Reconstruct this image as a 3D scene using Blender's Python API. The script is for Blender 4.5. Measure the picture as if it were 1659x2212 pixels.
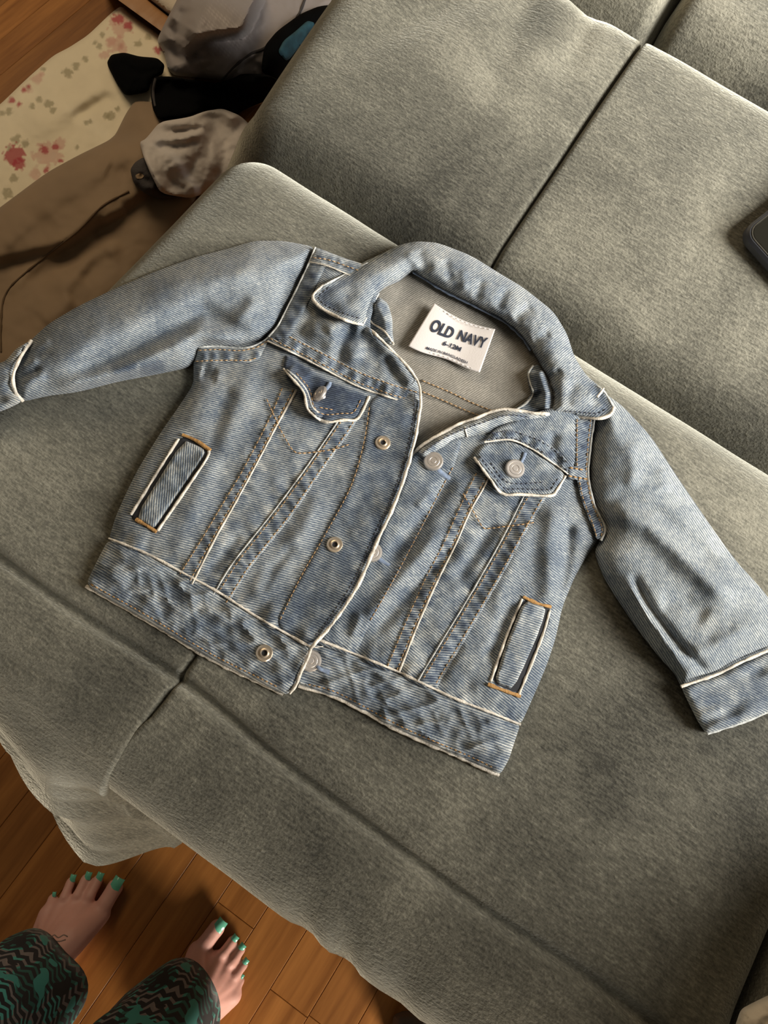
import bpy, bmesh, math, random
import numpy as np
from mathutils import Vector, Matrix
from mathutils.geometry import delaunay_2d_cdt

for o in list(bpy.data.objects):
    bpy.data.objects.remove(o)
random.seed(7)
RNG = np.random.default_rng(7)
scene = bpy.context.scene
COL = scene.collection

# ------------------------------------------------------------------ camera, world, light, exposure
FPX = 1480.0
CX, CY = 829.5, 1106.0
CA, CB, CC = 0.2879, 0.1056, 0.6203
CAM = np.array([0.0974, 0.0382, 1.0868])
ZS = 0.61                                    # top of the sofa seat


def rot_cam():
    a, b, c = CA, CB, CC
    Rx = np.array([[1, 0, 0], [0, math.cos(a), -math.sin(a)], [0, math.sin(a), math.cos(a)]])
    Ry = np.array([[math.cos(b), 0, math.sin(b)], [0, 1, 0], [-math.sin(b), 0, math.cos(b)]])
    Rz = np.array([[math.cos(c), -math.sin(c), 0], [math.sin(c), math.cos(c), 0], [0, 0, 1]])
    return Ry @ Rx @ Rz


RC = rot_cam()
cam_data = bpy.data.cameras.new('camera')
cam_data.sensor_fit = 'HORIZONTAL'
cam_data.sensor_width = 36.0
cam_data.lens = 36.0 * FPX / 1659.0
cam_data.clip_start = 0.02
cam_ob = bpy.data.objects.new('camera', cam_data)
COL.objects.link(cam_ob)
M4 = Matrix([[*RC[0], CAM[0]], [*RC[1], CAM[1]], [*RC[2], CAM[2]], [0, 0, 0, 1]])
cam_ob.matrix_world = M4
scene.camera = cam_ob

world = bpy.data.worlds.new('room_ambient')
scene.world = world
world.use_nodes = True
bg = world.node_tree.nodes['Background']
bg.inputs[0].default_value = (1.0, 0.86, 0.68, 1)
bg.inputs[1].default_value = 0.10

def area_light(name, loc, size, sizey, power, color, target):
    ld = bpy.data.lights.new(name, 'AREA')
    ld.shape = 'RECTANGLE'
    ld.size, ld.size_y = size, sizey
    ld.energy = power
    ld.color = color
    lo = bpy.data.objects.new(name, ld)
    COL.objects.link(lo)
    lo.location = loc
    lo.rotation_euler = (Vector(target) - Vector(loc)).to_track_quat('-Z', 'Y').to_euler()
    return lo


key = area_light('window_daylight', (1.15, 0.70, 1.32), 0.75, 0.75, 36, (1.0, 0.985, 0.95), (0.15, 0.85, 0.75))
key.data.spread = math.radians(94)
door = area_light('doorway_light', (1.60, -0.75, 0.60), 0.45, 0.45, 14, (1.0, 0.88, 0.74), (0.20, -0.35, 0.02))
door.data.spread = math.radians(100)
lamp = area_light('warm_room_lamp', (-1.5, 1.3, 2.0), 1.2, 1.2, 25, (1.0, 0.80, 0.54), (-0.6, 0.5, 0.1))

vs = scene.view_settings
vs.view_transform = 'Standard'
vs.look = 'None'
vs.gamma = 1.0
vs.use_curve_mapping = False
vs.exposure = -0.35


# ------------------------------------------------------------------ helpers
def P(px, z):
    """photo pixels -> world points at height z (z scalar or array)."""
    px = np.atleast_2d(np.asarray(px, float))
    d = np.stack([(px[:, 0] - CX) / FPX, -(px[:, 1] - CY) / FPX, -np.ones(len(px))], -1) @ RC.T
    z = np.broadcast_to(np.asarray(z, float), (len(px),))
    t = (z - CAM[2]) / d[:, 2]
    return CAM + d * t[:, None]


def P1(x, y, z):
    return Vector(P([(x, y)], z)[0])


def tag(o, label, cat, group=None, kind=None):
    o['label'] = label
    if cat:
        o['category'] = cat
    if group:
        o['group'] = group
    if kind:
        o['kind'] = kind
    return o


def empty(name, loc, label=None, cat=None, group=None, kind=None):
    o = bpy.data.objects.new(name, None)
    o.empty_display_size = 0.05
    COL.objects.link(o)
    o.location = loc
    if label:
        tag(o, label, cat, group, kind)
    return o


def link(name, me, mat, parent=None):
    o = bpy.data.objects.new(name, me)
    COL.objects.link(o)
    if mat is not None:
        me.materials.append(mat)
    if parent is not None:
        o.parent = parent
        o.matrix_parent_inverse = Matrix.Translation(parent.location).inverted() if parent.type == 'EMPTY' else parent.matrix_basis.inverted()
    return o


def mesh_from(name, verts, faces, smooth=True, angle=None):
    me = bpy.data.meshes.new(name)
    me.from_pydata([tuple(v) for v in verts], [], faces)
    me.update()
    if smooth:
        me.polygons.foreach_set('use_smooth', [True] * len(me.polygons))
        if angle:
            me.set_sharp_from_angle(angle=math.radians(angle))
    return me


def hash2(ix, iy, seed):
    n = (ix * 374761393 + iy * 668265263 + seed * 1274126177) & 0xFFFFFFFF
    n = ((n ^ (n >> 13)) * 1274126177) & 0xFFFFFFFF
    return ((n ^ (n >> 16)) & 0xFFFF) / 65535.0


def vnoise(x, y, seed=0):
    """smooth value noise in [-1, 1]."""
    x = np.asarray(x, float)
    y = np.asarray(y, float)
    ix = np.floor(x).astype(np.int64)
    iy = np.floor(y).astype(np.int64)
    fx, fy = x - ix, y - iy
    fx = fx * fx * fx * (fx * (fx * 6 - 15) + 10)
    fy = fy * fy * fy * (fy * (fy * 6 - 15) + 10)
    a, b = hash2(ix, iy, seed), hash2(ix + 1, iy, seed)
    c, d = hash2(ix, iy + 1, seed), hash2(ix + 1, iy + 1, seed)
    return 2 * ((a * (1 - fx) + b * fx) * (1 - fy) + (c * (1 - fx) + d * fx) * fy) - 1


def fbm(x, y, seed=0, oct=3):
    s, a, t = 0, 1.0, 0
    for k in range(oct):
        s = s + a * vnoise(x * 2 ** k, y * 2 ** k, seed + 17 * k)
        t += a
        a *= 0.5
    return s / t


def seg_dist(pts, line, closed=False):
    """distance to a polyline and running parameter (0..1)."""
    L = np.asarray(line, float)
    A = L if closed else L[:-1]
    Bq = np.roll(L, -1, 0) if closed else L[1:]
    seg = Bq - A
    ln = np.maximum(np.hypot(seg[:, 0], seg[:, 1]), 1e-9)
    cum = np.concatenate([[0], np.cumsum(ln)])
    best = np.full(len(pts), 1e18)
    par = np.zeros(len(pts))
    for i in range(len(A)):
        v = pts - A[i]
        t = np.clip((v @ seg[i]) / ln[i] ** 2, 0, 1)
        q = v - t[:, None] * seg[i]
        dd = q[:, 0] ** 2 + q[:, 1] ** 2
        m = dd < best
        best[m] = dd[m]
        par[m] = (cum[i] + t[m] * ln[i]) / cum[-1]
    return np.sqrt(best), par


def ridge(pts, line, w, taper=0.18):
    d, t = seg_dist(pts, line)
    e = np.clip(np.minimum(t, 1 - t) / taper, 0, 1)
    return np.exp(-(d / w) ** 2) * (e * e * (3 - 2 * e))


def inside(pts, poly):
    poly = np.asarray(poly, float)
    x, y = pts[:, 0], pts[:, 1]
    r = np.zeros(len(pts), bool)
    j = len(poly) - 1
    for i in range(len(poly)):
        xi, yi = poly[i]
        xj, yj = poly[j]
        c = ((yi > y) != (yj > y)) & (x < (xj - xi) * (y - yi) / (yj - yi + 1e-12) + xi)
        r ^= c
        j = i
    return r


def chaikin(pts, n=2, closed=True):
    p = np.asarray(pts, float)
    for _ in range(n):
        if closed:
            q = np.roll(p, -1, 0)
            p = np.stack([p * .85 + q * .15, p * .15 + q * .85], 1).reshape(-1, 2)
        else:
            a, b = p[:-1], p[1:]
            m = np.stack([a * .8 + b * .2, a * .2 + b * .8], 1).reshape(-1, 2)
            p = np.concatenate([p[:1], m, p[-1:]])
    return p


def catmull(pts, step=6.0):
    p = np.asarray(pts, float)
    if len(p) < 3:
        return resample(p, step, False)
    q = np.concatenate([[2 * p[0] - p[1]], p, [2 * p[-1] - p[-2]]])
    out = []
    for i in range(1, len(q) - 2):
        n = max(2, int(np.linalg.norm(q[i + 1] - q[i]) / step))
        for k in range(n):
            t = k / n
            out.append(0.5 * (2 * q[i] + (q[i + 1] - q[i - 1]) * t + (2 * q[i - 1] - 5 * q[i] + 4 * q[i + 1] - q[i + 2]) * t * t
                              + (3 * q[i] - q[i - 1] - 3 * q[i + 1] + q[i + 2]) * t ** 3))
    out.append(p[-1])
    return np.array(out)


def resample(p, step, closed=True):
    p = np.asarray(p, float)
    q = np.concatenate([p, p[:1]]) if closed else p
    ln = np.hypot(*(q[1:] - q[:-1]).T)
    cum = np.concatenate([[0], np.cumsum(ln)])
    n = max(3, int(cum[-1] / step))
    s = np.linspace(0, cum[-1], n, endpoint=not closed)
    return np.stack([np.interp(s, cum, q[:, 0]), np.interp(s, cum, q[:, 1])], 1)


def triangulate(poly, step):
    bd = resample(poly, step)
    lo, hi = bd.min(0), bd.max(0)
    xs = np.arange(lo[0], hi[0], step)
    ys = np.arange(lo[1], hi[1], step * 0.87)
    g = np.array([(x + (step / 2 if j % 2 else 0), y) for j, y in enumerate(ys) for x in xs])
    g = g[inside(g, bd)]
    if len(g):
        dd, _ = seg_dist(g, bd, True)
        g = g[dd > step * 0.6]
    allp = np.concatenate([bd, g]) if len(g) else bd
    nb = len(bd)
    r = delaunay_2d_cdt([Vector(v) for v in allp], [(i, (i + 1) % nb) for i in range(nb)], [], 1, 1e-5)
    V = np.array([(v.x, v.y) for v in r[0]])
    F = [tuple(f) for f in r[2]]
    # boundary loop order from edges with one face
    return V, F


def set_float(me, name, vals):
    a = me.attributes.new(name, 'FLOAT', 'POINT')
    a.data.foreach_set('value', np.asarray(vals, np.float32))


def set_color(me, name, cols):
    a = me.color_attributes.new(name, 'FLOAT_COLOR', 'POINT')
    c = np.concatenate([cols, np.ones((len(cols), 1))], 1).astype(np.float32)
    a.data.foreach_set('color', c.ravel())


def set_uv(me, V, ang=0.0):
    """UV in metres on the ground plane, turned by ang degrees."""
    uv = me.uv_layers.new(name='UVMap')
    c, s = math.cos(math.radians(ang)), math.sin(math.radians(ang))
    idx = np.empty(len(me.loops), np.int32)
    me.loops.foreach_get('vertex_index', idx)
    co = np.asarray(V)[idx]
    u = co[:, 0] * c + co[:, 1] * s
    v = -co[:, 0] * s + co[:, 1] * c
    uv.data.foreach_set('uv', np.stack([u, v], 1).astype(np.float32).ravel())


def panel(name, poly, mat, parent, top, z0=ZS, bottom=None, thick=0.002, step=6.0, ang=0.0, wash=None, color=None, smooth=2):
    """A closed sheet or pillow traced in photo pixels: top(pts, d) gives its height above z0 in metres;
    bottom = z for a pillow that rests on something flat, else a sheet thick metres deep."""
    pl = chaikin(poly, smooth) if smooth else np.asarray(poly, float)
    V, F = triangulate(pl, step)
    d, _ = seg_dist(V, pl, True)
    h = top(V, d)
    T = P(V, z0 + h)
    zb = (T[:, 2] - thick) if bottom is None else np.minimum(bottom, T[:, 2] - 0.0008)
    Bm = P(V, zb)
    n = len(V)
    up = []
    for f in F:
        a, b, c = T[f[0]], T[f[1]], T[f[2]]
        nz = (b[0] - a[0]) * (c[1] - a[1]) - (b[1] - a[1]) * (c[0] - a[0])
        up.append(f if nz > 0 else (f[0], f[2], f[1]))
    edges = {}
    for f in up:
        for i in range(3):
            e = (f[i], f[(i + 1) % 3])
            edges[e] = edges.get(e, 0) + 1
    faces = list(up) + [tuple(n + i for i in reversed(f)) for f in up]
    for (a, b) in edges:
        if (b, a) not in edges:
            faces.append((b, a, a + n, b + n))
    AV = np.concatenate([T, Bm])
    me = mesh_from(name, AV, faces, True, 70)
    flat = P(V, z0)
    set_uv(me, np.concatenate([flat, flat]), ang)
    if wash is not None:
        w = wash(V, d)
        set_float(me, 'wash', np.concatenate([w, w]))
    if color is not None:
        c = color(V, d)
        set_color(me, 'Col', np.concatenate([c, c]))
    return link(name, me, mat, parent)


def sweep(pts, radii, sides=8, flat=1.0):
    """tube vertices / faces along world points."""
    pts = np.asarray(pts, float)
    n = len(pts)
    tan = np.gradient(pts, axis=0)
    tan /= np.maximum(np.linalg.norm(tan, axis=1)[:, None], 1e-9)
    up = np.array([0, 0, 1.0])
    s = np.cross(tan, up)
    bad = np.linalg.norm(s, axis=1) < 1e-4
    s[bad] = np.array([1.0, 0, 0])
    s /= np.linalg.norm(s, axis=1)[:, None]
    nrm = np.cross(s, tan)
    r = np.broadcast_to(np.asarray(radii, float), (n,))
    verts, faces = [], []
    for i in range(n):
        for k in range(sides):
            a = 2 * math.pi * k / sides
            verts.append(pts[i] + s[i] * math.cos(a) * r[i] + nrm[i] * math.sin(a) * r[i] * flat)
    for i in range(n - 1):
        for k in range(sides):
            k2 = (k + 1) % sides
            faces.append((i * sides + k, i * sides + k2, (i + 1) * sides + k2, (i + 1) * sides + k))
    faces.append(tuple(range(sides))[::-1])
    faces.append(tuple((n - 1) * sides + k for k in range(sides)))
    return verts, faces


def fixn(me):
    bm = bmesh.new()
    bm.from_mesh(me)
    bmesh.ops.recalc_face_normals(bm, faces=bm.faces)
    bm.to_mesh(me)
    bm.free()


def cord(name, line, r, mat, parent, hfun, lift=0.0, z0=ZS, sides=7, flat=0.8, step=6.0, wob=0.0):
    """a rolled hem / worn seam edge: tube that follows a surface height function."""
    q = catmull(line, step)
    if wob:
        q = q + np.stack([fbm(q[:, 0] / 14, q[:, 1] / 14, 5), fbm(q[:, 0] / 14, q[:, 1] / 14, 9)], 1) * wob
    h = hfun(q)
    W = P(q, z0 + h + lift)
    rv = r * (0.78 + 0.22 * vnoise(np.arange(len(q)) * 0.55, q[:, 0] * 0, int(q[0, 0])))
    v, f = sweep(W, rv, sides, flat)
    me = mesh_from(name, v, f, True, 70)
    fixn(me)
    set_uv(me, np.array(v), 20)
    set_float(me, 'wash', np.full(len(v), 0.8))
    return link(name, me, mat, parent)


def stitches(name, lines, mat, parent, hfun, lift=0.0006, r=0.00042, dash=7.5, gap=3.0, z0=ZS):
    """a run of thread stitches, one part."""
    V, F = [], []
    for line in lines:
        q = resample(catmull(line, 4), 1.5, False)
        ln = np.concatenate([[0], np.cumsum(np.hypot(*(q[1:] - q[:-1]).T))])
        s = 0
        while s + dash < ln[-1]:
            ss = np.linspace(s, s + dash, 3)
            pp = np.stack([np.interp(ss, ln, q[:, 0]), np.interp(ss, ln, q[:, 1])], 1)
            h = hfun(pp) + lift + np.array([-.0003, .0003, -.0003])
            v, f = sweep(P(pp, z0 + h), [r * .7, r, r * .7], 5)
            b = len(V)
            V += list(v)
            F += [tuple(b + i for i in ff) for ff in f]
            s += dash + gap
    me = mesh_from(name, V, F)
    fixn(me)
    o = link(name, me, mat, parent)
    o['kind'] = 'stuff'
    return o


def lathe(name, prof, mat, parent, M, seg=32):
    """profile [(r, z)] turned about z and placed by matrix M."""
    verts, faces = [], []
    for (r, z) in prof:
        for k in range(seg):
            a = 2 * math.pi * k / seg
            verts.append(M @ Vector((r * math.cos(a), r * math.sin(a), z)))
    for i in range(len(prof) - 1):
        for k in range(seg):
            k2 = (k + 1) % seg
            faces.append((i * seg + k, i * seg + k2, (i + 1) * seg + k2, (i + 1) * seg + k))
    faces.append(tuple((len(prof) - 1) * seg + k for k in range(seg)))
    faces.append(tuple(range(seg))[::-1])
    me = mesh_from(name, verts, faces, True, 35)
    fixn(me)
    return link(name, me, mat, parent)


def rbox(name, xs, ys, zs, rx, ry, rz, mat, parent, deform=None):
    """rounded cushion block: axis sample arrays, radii as (min side, max side)."""
    verts, faces, idx = [], [], {}

    def vid(p):
        k = tuple(round(c, 5) for c in p)
        if k not in idx:
            idx[k] = len(verts)
            verts.append(p)
        return idx[k]

    def grid(A, Bq, mk, flip):
        for i in range(len(A) - 1):
            for j in range(len(Bq) - 1):
                q = [mk(A[i], Bq[j]), mk(A[i + 1], Bq[j]), mk(A[i + 1], Bq[j + 1]), mk(A[i], Bq[j + 1])]
                ids = [vid(p) for p in q]
                faces.append(tuple(reversed(ids)) if flip else tuple(ids))
    grid(xs, ys, lambda a, b: (a, b, zs[-1]), False)
    grid(xs, ys, lambda a, b: (a, b, zs[0]), True)
    grid(xs, zs, lambda a, b: (a, ys[0], b), False)
    grid(xs, zs, lambda a, b: (a, ys[-1], b), True)
    grid(ys, zs, lambda a, b: (xs[0], a, b), True)
    grid(ys, zs, lambda a, b: (xs[-1], a, b), False)
    V = np.array(verts, float)
    out = np.zeros_like(V)
    inner = np.zeros_like(V)
    rad = np.zeros_like(V)
    for ax, (arr, rr) in enumerate(((xs, rx), (ys, ry), (zs, rz))):
        lo, hi = arr[0] + rr[0], arr[-1] - rr[1]
        inner[:, ax] = np.clip(V[:, ax], lo, hi)
        rad[:, ax] = np.where(V[:, ax] < (lo + hi) / 2, rr[0], rr[1])
    off = (V - inner) / np.maximum(rad, 1e-6)
    n = np.linalg.norm(off, axis=1)
    m = np.max(np.abs(off), axis=1)
    sc = np.where(n > 1e-9, np.maximum(m, 1e-9) / np.maximum(n, 1e-9), 1)
    out = inner + off * sc[:, None] * rad
    if deform is not None:
        out = deform(out)
    me = mesh_from(name, out, faces)
    fixn(me)
    set_uv(me, out, 0)
    return link(name, me, mat, parent)


def dense(a, b, step, focus=(), fstep=0.0015, fw=0.012, ends=0.0, estep=0.006):
    """sample positions a..b, finer near the focus positions and the ends."""
    out = [a]
    x = a
    while x < b - 1e-6:
        s = step
        for f in focus:
            if abs(x - f) < fw:
                s = min(s, fstep)
        if ends and (x - a < ends or b - x < ends):
            s = min(s, estep)
        x = min(b, x + s)
        out.append(x)
    return np.array(out)


# ------------------------------------------------------------------ materials
class NT:
    def __init__(self, name):
        self.m = bpy.data.materials.new(name)
        self.m.use_nodes = True
        self.t = self.m.node_tree
        self.b = self.t.nodes['Principled BSDF']

    def n(self, typ, **kw):
        nd = self.t.nodes.new(typ)
        for k, v in kw.items():
            if k.startswith('i_'):
                key = k[2:]
                key = int(key) if key.isdigit() else key.replace('_', ' ')
                nd.inputs[key].default_value = v
            else:
                setattr(nd, k, v)
        return nd

    def l(self, a, b):
        self.t.links.new(a, b)

    def math(self, op, a, b=None, clamp=False):
        nd = self.n('ShaderNodeMath', operation=op, use_clamp=clamp)
        for i, v in enumerate((a, b)):
            if v is None:
                continue
            if isinstance(v, (int, float)):
                nd.inputs[i].default_value = v
            else:
                self.l(v, nd.inputs[i])
        return nd.outputs[0]

    def ramp(self, fac, stops, interp='LINEAR'):
        nd = self.n('ShaderNodeValToRGB')
        nd.color_ramp.interpolation = interp
        e = nd.color_ramp.elements
        while len(e) > 2:
            e.remove(e[-1])
        for i, (p, c) in enumerate(stops):
            el = e[i] if i < 2 else e.new(p)
            el.position = p
            el.color = (*c, 1)
        self.l(fac, nd.inputs[0])
        return nd.outputs[0]

    def mix(self, fac, a, b, mode='MIX'):
        nd = self.n('ShaderNodeMix', data_type='RGBA', blend_type=mode)
        for s, v in ((nd.inputs[0], fac), (nd.inputs[6], a), (nd.inputs[7], b)):
            if isinstance(v, (int, float)):
                s.default_value = v
            elif isinstance(v, tuple):
                s.default_value = (*v, 1)
            else:
                self.l(v, s)
        return nd.outputs[2]

    def bump(self, h, strength, dist, prev=None):
        nd = self.n('ShaderNodeBump')
        nd.inputs['Strength'].default_value = strength
        nd.inputs['Distance'].default_value = dist
        self.l(h, nd.inputs['Height'])
        if prev is not None:
            self.l(prev, nd.inputs['Normal'])
        return nd.outputs[0]

    def set(self, **kw):
        for k, v in kw.items():
            s = self.b.inputs[k.replace('_', ' ')]
            if isinstance(v, (int, float)):
                s.default_value = v
            elif isinstance(v, tuple):
                s.default_value = (*v, 1)
            else:
                self.l(v, s)
        return self.m


def simple(name, col, rough=0.8, metal=0.0, sheen=0.0, noise=0.0, nscale=60.0, bump=0.0, bscale=400.0):
    m = NT(name)
    c = col
    if noise:
        tc = m.n('ShaderNodeTexCoord')
        nz = m.n('ShaderNodeTexNoise', i_Scale=nscale, i_Detail=4.0)
        m.l(tc.outputs['Object'], nz.inputs['Vector'])
        c = m.ramp(nz.outputs['Fac'], [(0.25, tuple(x * (1 - noise) for x in col)), (0.75, tuple(min(1, x * (1 + noise)) for x in col))])
    if bump:
        tc = m.n('ShaderNodeTexCoord')
        nz = m.n('ShaderNodeTexNoise', i_Scale=bscale, i_Detail=3.0)
        m.l(tc.outputs['Object'], nz.inputs['Vector'])
        m.set(Normal=m.bump(nz.outputs['Fac'], bump, 0.001))
    return m.set(Base_Color=c, Roughness=rough, Metallic=metal, Sheen_Weight=sheen)


def denim(name, period=0.00165, inside_face=False):
    m = NT(name)
    uv = m.n('ShaderNodeUVMap')
    at = m.n('ShaderNodeAttribute', attribute_name='wash')
    sep = m.n('ShaderNodeSeparateXYZ')
    m.l(uv.outputs[0], sep.inputs[0])
    # fine irregularity of the yarn
    nz = m.n('ShaderNodeTexNoise', i_Scale=900.0, i_Detail=2.0)
    m.l(uv.outputs[0], nz.inputs['Vector'])
    nb = m.n('ShaderNodeTexNoise', i_Scale=45.0, i_Detail=4.0, i_Roughness=0.6)
    m.l(uv.outputs[0], nb.inputs['Vector'])
    mapn = m.n('ShaderNodeMapping')
    mapn.inputs['Scale'].default_value = (260, 1300, 1)
    m.l(uv.outputs[0], mapn.inputs[0])
    slub = m.n('ShaderNodeTexNoise', i_Scale=1.0, i_Detail=2.0)
    m.l(mapn.outputs[0], slub.inputs['Vector'])
    ph = m.math('MULTIPLY', sep.outputs[1], 2 * math.pi / period)
    ph = m.math('ADD', ph, m.math('MULTIPLY', nb.outputs['Fac'], 4.0))
    ph = m.math('ADD', ph, m.math('MULTIPLY', nz.outputs['Fac'], 3.0))
    tw = m.math('SINE', ph)
    if inside_face:
        fac = m.math('ADD', at.outputs['Fac'], m.math('MULTIPLY', tw, 0.11))
        fac = m.math('ADD', fac, m.math('MULTIPLY', m.math('SUBTRACT', slub.outputs['Fac'], 0.5), 0.6))
        col = m.ramp(fac, [(0.0, (0.07, 0.068, 0.06)), (0.5, (0.165, 0.15, 0.122)), (1.0, (0.42, 0.38, 0.32))])
    else:
        fac = m.math('ADD', m.math('SUBTRACT', at.outputs['Fac'], 0.035), m.math('MULTIPLY', tw, 0.19))
        fac = m.math('ADD', fac, m.math('MULTIPLY', m.math('SUBTRACT', slub.outputs['Fac'], 0.5), 0.62))
        fac = m.math('ADD', fac, m.math('MULTIPLY', m.math('SUBTRACT', nb.outputs['Fac'], 0.5), 0.30))
        col = m.ramp(fac, [(0.0, (0.012, 0.018, 0.034)), (0.27, (0.046, 0.064, 0.094)), (0.53, (0.163, 0.183, 0.193)),
                           (0.76, (0.40, 0.40, 0.37)), (1.0, (0.72, 0.66, 0.56))])
    n1 = m.bump(tw, 0.35, 0.0003)
    n2 = m.bump(nz.outputs['Fac'], 0.3, 0.0004, n1)
    return m.set(Base_Color=col, Roughness=0.85, Normal=n2, Sheen_Weight=0.15, Specular_IOR_Level=0.25)


def velvet(name, col):
    m = NT(name)
    tc = m.n('ShaderNodeTexCoord')
    # brushed nap: large patches where the pile lies one way or the other
    nap = m.n('ShaderNodeTexNoise', i_Scale=7.0, i_Detail=5.0, i_Roughness=0.55, i_Distortion=0.6)
    m.l(tc.outputs['Object'], nap.inputs['Vector'])
    mp = m.n('ShaderNodeMapping')
    mp.inputs['Scale'].default_value = (150, 560, 360)
    m.l(tc.outputs['Object'], mp.inputs[0])
    grain = m.n('ShaderNodeTexNoise', i_Scale=1.0, i_Detail=3.0, i_Roughness=0.6)
    m.l(mp.outputs[0], grain.inputs['Vector'])
    fine = m.n('ShaderNodeTexNoise', i_Scale=520.0, i_Detail=2.0)
    m.l(tc.outputs['Object'], fine.inputs['Vector'])
    f = m.math('ADD', m.math('MULTIPLY', grain.outputs['Fac'], 0.6), m.math('MULTIPLY', fine.outputs['Fac'], 0.4))
    f2 = m.math('ADD', f, m.math('MULTIPLY', m.math('SUBTRACT', nap.outputs['Fac'], 0.5), 1.05))
    c = m.ramp(f2, [(0.24, tuple(x * 0.30 for x in col)), (0.5, col), (0.78, tuple(min(1, x * 2.2) for x in col))])
    nrm = m.bump(f, 0.8, 0.0016)
    m.b.inputs['Sheen Tint'].default_value = (0.76, 0.74, 0.62, 1)
    return m.set(Base_Color=c, Roughness=0.9, Normal=nrm, Sheen_Weight=1.0, Sheen_Roughness=0.45, Specular_IOR_Level=0.15)


def wood(name, c1, c2):
    m = NT(name)
    tc = m.n('ShaderNodeTexCoord')
    oi = m.n('ShaderNodeObjectInfo')
    mp = m.n('ShaderNodeMapping')
    mp.inputs['Scale'].default_value = (55, 4, 10)
    add = m.n('ShaderNodeVectorMath', operation='ADD')
    sc = m.n('ShaderNodeVectorMath', operation='SCALE')
    sc.inputs['Scale'].default_value = 9.0
    cb = m.n('ShaderNodeCombineXYZ')
    m.l(oi.outputs['Random'], cb.inputs[0])
    m.l(oi.outputs['Random'], cb.inputs[1])
    m.l(cb.outputs[0], sc.inputs[0])
    m.l(tc.outputs['Object'], add.inputs[0])
    m.l(sc.outputs[0], add.inputs[1])
    m.l(add.outputs[0], mp.inputs[0])
    g = m.n('ShaderNodeTexNoise', i_Scale=1.0, i_Detail=5.0, i_Roughness=0.6)
    m.l(mp.outputs[0], g.inputs['Vector'])
    c = m.ramp(g.outputs['Fac'], [(0.25, c1), (0.75, c2)])
    v = m.math('ADD', m.math('MULTIPLY', oi.outputs['Random'], 0.5), 0.72)
    hs = m.n('ShaderNodeHueSaturation')
    m.l(c, hs.inputs['Color'])
    m.l(v, hs.inputs['Value'])
    return m.set(Base_Color=hs.outputs[0], Roughness=0.38, Normal=m.bump(g.outputs['Fac'], 0.1, 0.0005), Specular_IOR_Level=0.4)


def vcol_cloth(name, rough=0.9, sheen=0.1):
    m = NT(name)
    at = m.n('ShaderNodeAttribute', attribute_name='Col')
    tc = m.n('ShaderNodeTexCoord')
    nz = m.n('ShaderNodeTexNoise', i_Scale=700.0, i_Detail=2.0)
    m.l(tc.outputs['Object'], nz.inputs['Vector'])
    return m.set(Base_Color=at.outputs['Color'], Roughness=rough, Sheen_Weight=sheen, Normal=m.bump(nz.outputs['Fac'], 0.3, 0.0006))


M = {}
M['denim'] = denim('washed_denim')
M['denim_in'] = denim('denim_reverse', 0.0016, True)
M['velvet'] = velvet('grey_green_velvet', (0.098, 0.091, 0.069))
M['edge'] = simple('worn_hem_edge', (0.58, 0.52, 0.43), 0.9, noise=0.45, nscale=180, bump=0.6, bscale=900)
M['edge2'] = simple('worn_hem_edge_blue', (0.44, 0.44, 0.41), 0.9, noise=0.45, nscale=230, bump=0.6, bscale=900)
M['thread'] = simple('tan_thread', (0.36, 0.22, 0.10), 0.8)
M['thread_dk'] = simple('navy_thread', (0.05, 0.055, 0.075), 0.8)
M['tack'] = simple('rust_thread', (0.34, 0.18, 0.055), 0.85, noise=0.35, nscale=500, bump=0.6, bscale=900)
M['metal'] = simple('brushed_pewter', (0.62, 0.56, 0.50), 0.42, 0.85)
M['brass'] = simple('aged_snap_metal', (0.66, 0.55, 0.42), 0.35, 0.85)
M['dark'] = simple('hole_shade', (0.012, 0.012, 0.014), 0.9)  # near-black colour painted in for the shade inside small openings
M['label'] = simple('woven_label', (0.53, 0.48, 0.44), 0.6, sheen=0.2, bump=0.2, bscale=1500)
M['ink'] = simple('label_ink', (0.012, 0.016, 0.03), 0.7)
M['fray'] = simple('frayed_blue_yarn', (0.16, 0.20, 0.27), 0.9, noise=0.3, nscale=400)
M['plank'] = wood('warm_wood_plank', (0.18, 0.062, 0.011), (0.44, 0.185, 0.045))
M['gap'] = simple('subfloor', (0.05, 0.02, 0.006), 0.9)
M['board'] = wood('light_wood_board', (0.42, 0.20, 0.08), (0.55, 0.30, 0.14))
M['skin'] = simple('skin', (0.66, 0.35, 0.29), 0.55, noise=0.10, nscale=25, bump=0.1, bscale=300)
M['skin'].node_tree.nodes['Principled BSDF'].inputs['Subsurface Weight'].default_value = 0.08
M['skin'].node_tree.nodes['Principled BSDF'].inputs['Subsurface Radius'].default_value = (0.012, 0.005, 0.003)
M['polish'] = simple('mint_nail_polish', (0.14, 0.50, 0.36), 0.2)
M['tattoo'] = simple('faded_tattoo', (0.24, 0.17, 0.14), 0.6)
M['floral'] = vcol_cloth('floral_cotton')
M['brown'] = simple('brown_cotton', (0.26, 0.17, 0.092), 0.75, sheen=0.25, noise=0.12, nscale=12)
M['offwhite'] = simple('off_white_jersey', (0.55, 0.49, 0.44), 0.9, noise=0.08, nscale=40, bump=0.3)
M['black'] = simple('black_wool', (0.003, 0.003, 0.003), 1.0, bump=0.8, bscale=500)
M['black'].node_tree.nodes['Principled BSDF'].inputs['Specular IOR Level'].default_value = 0.05
M['charcoal'] = simple('charcoal_knit', (0.05, 0.042, 0.04), 0.95, bump=0.8, bscale=400)
M['greycloth'] = vcol_cloth('grey_sports_fabric', 0.7, 0.2)
M['teal'] = simple('teal_fabric', (0.012, 0.055, 0.075), 0.8, noise=0.5, nscale=60)
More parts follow.
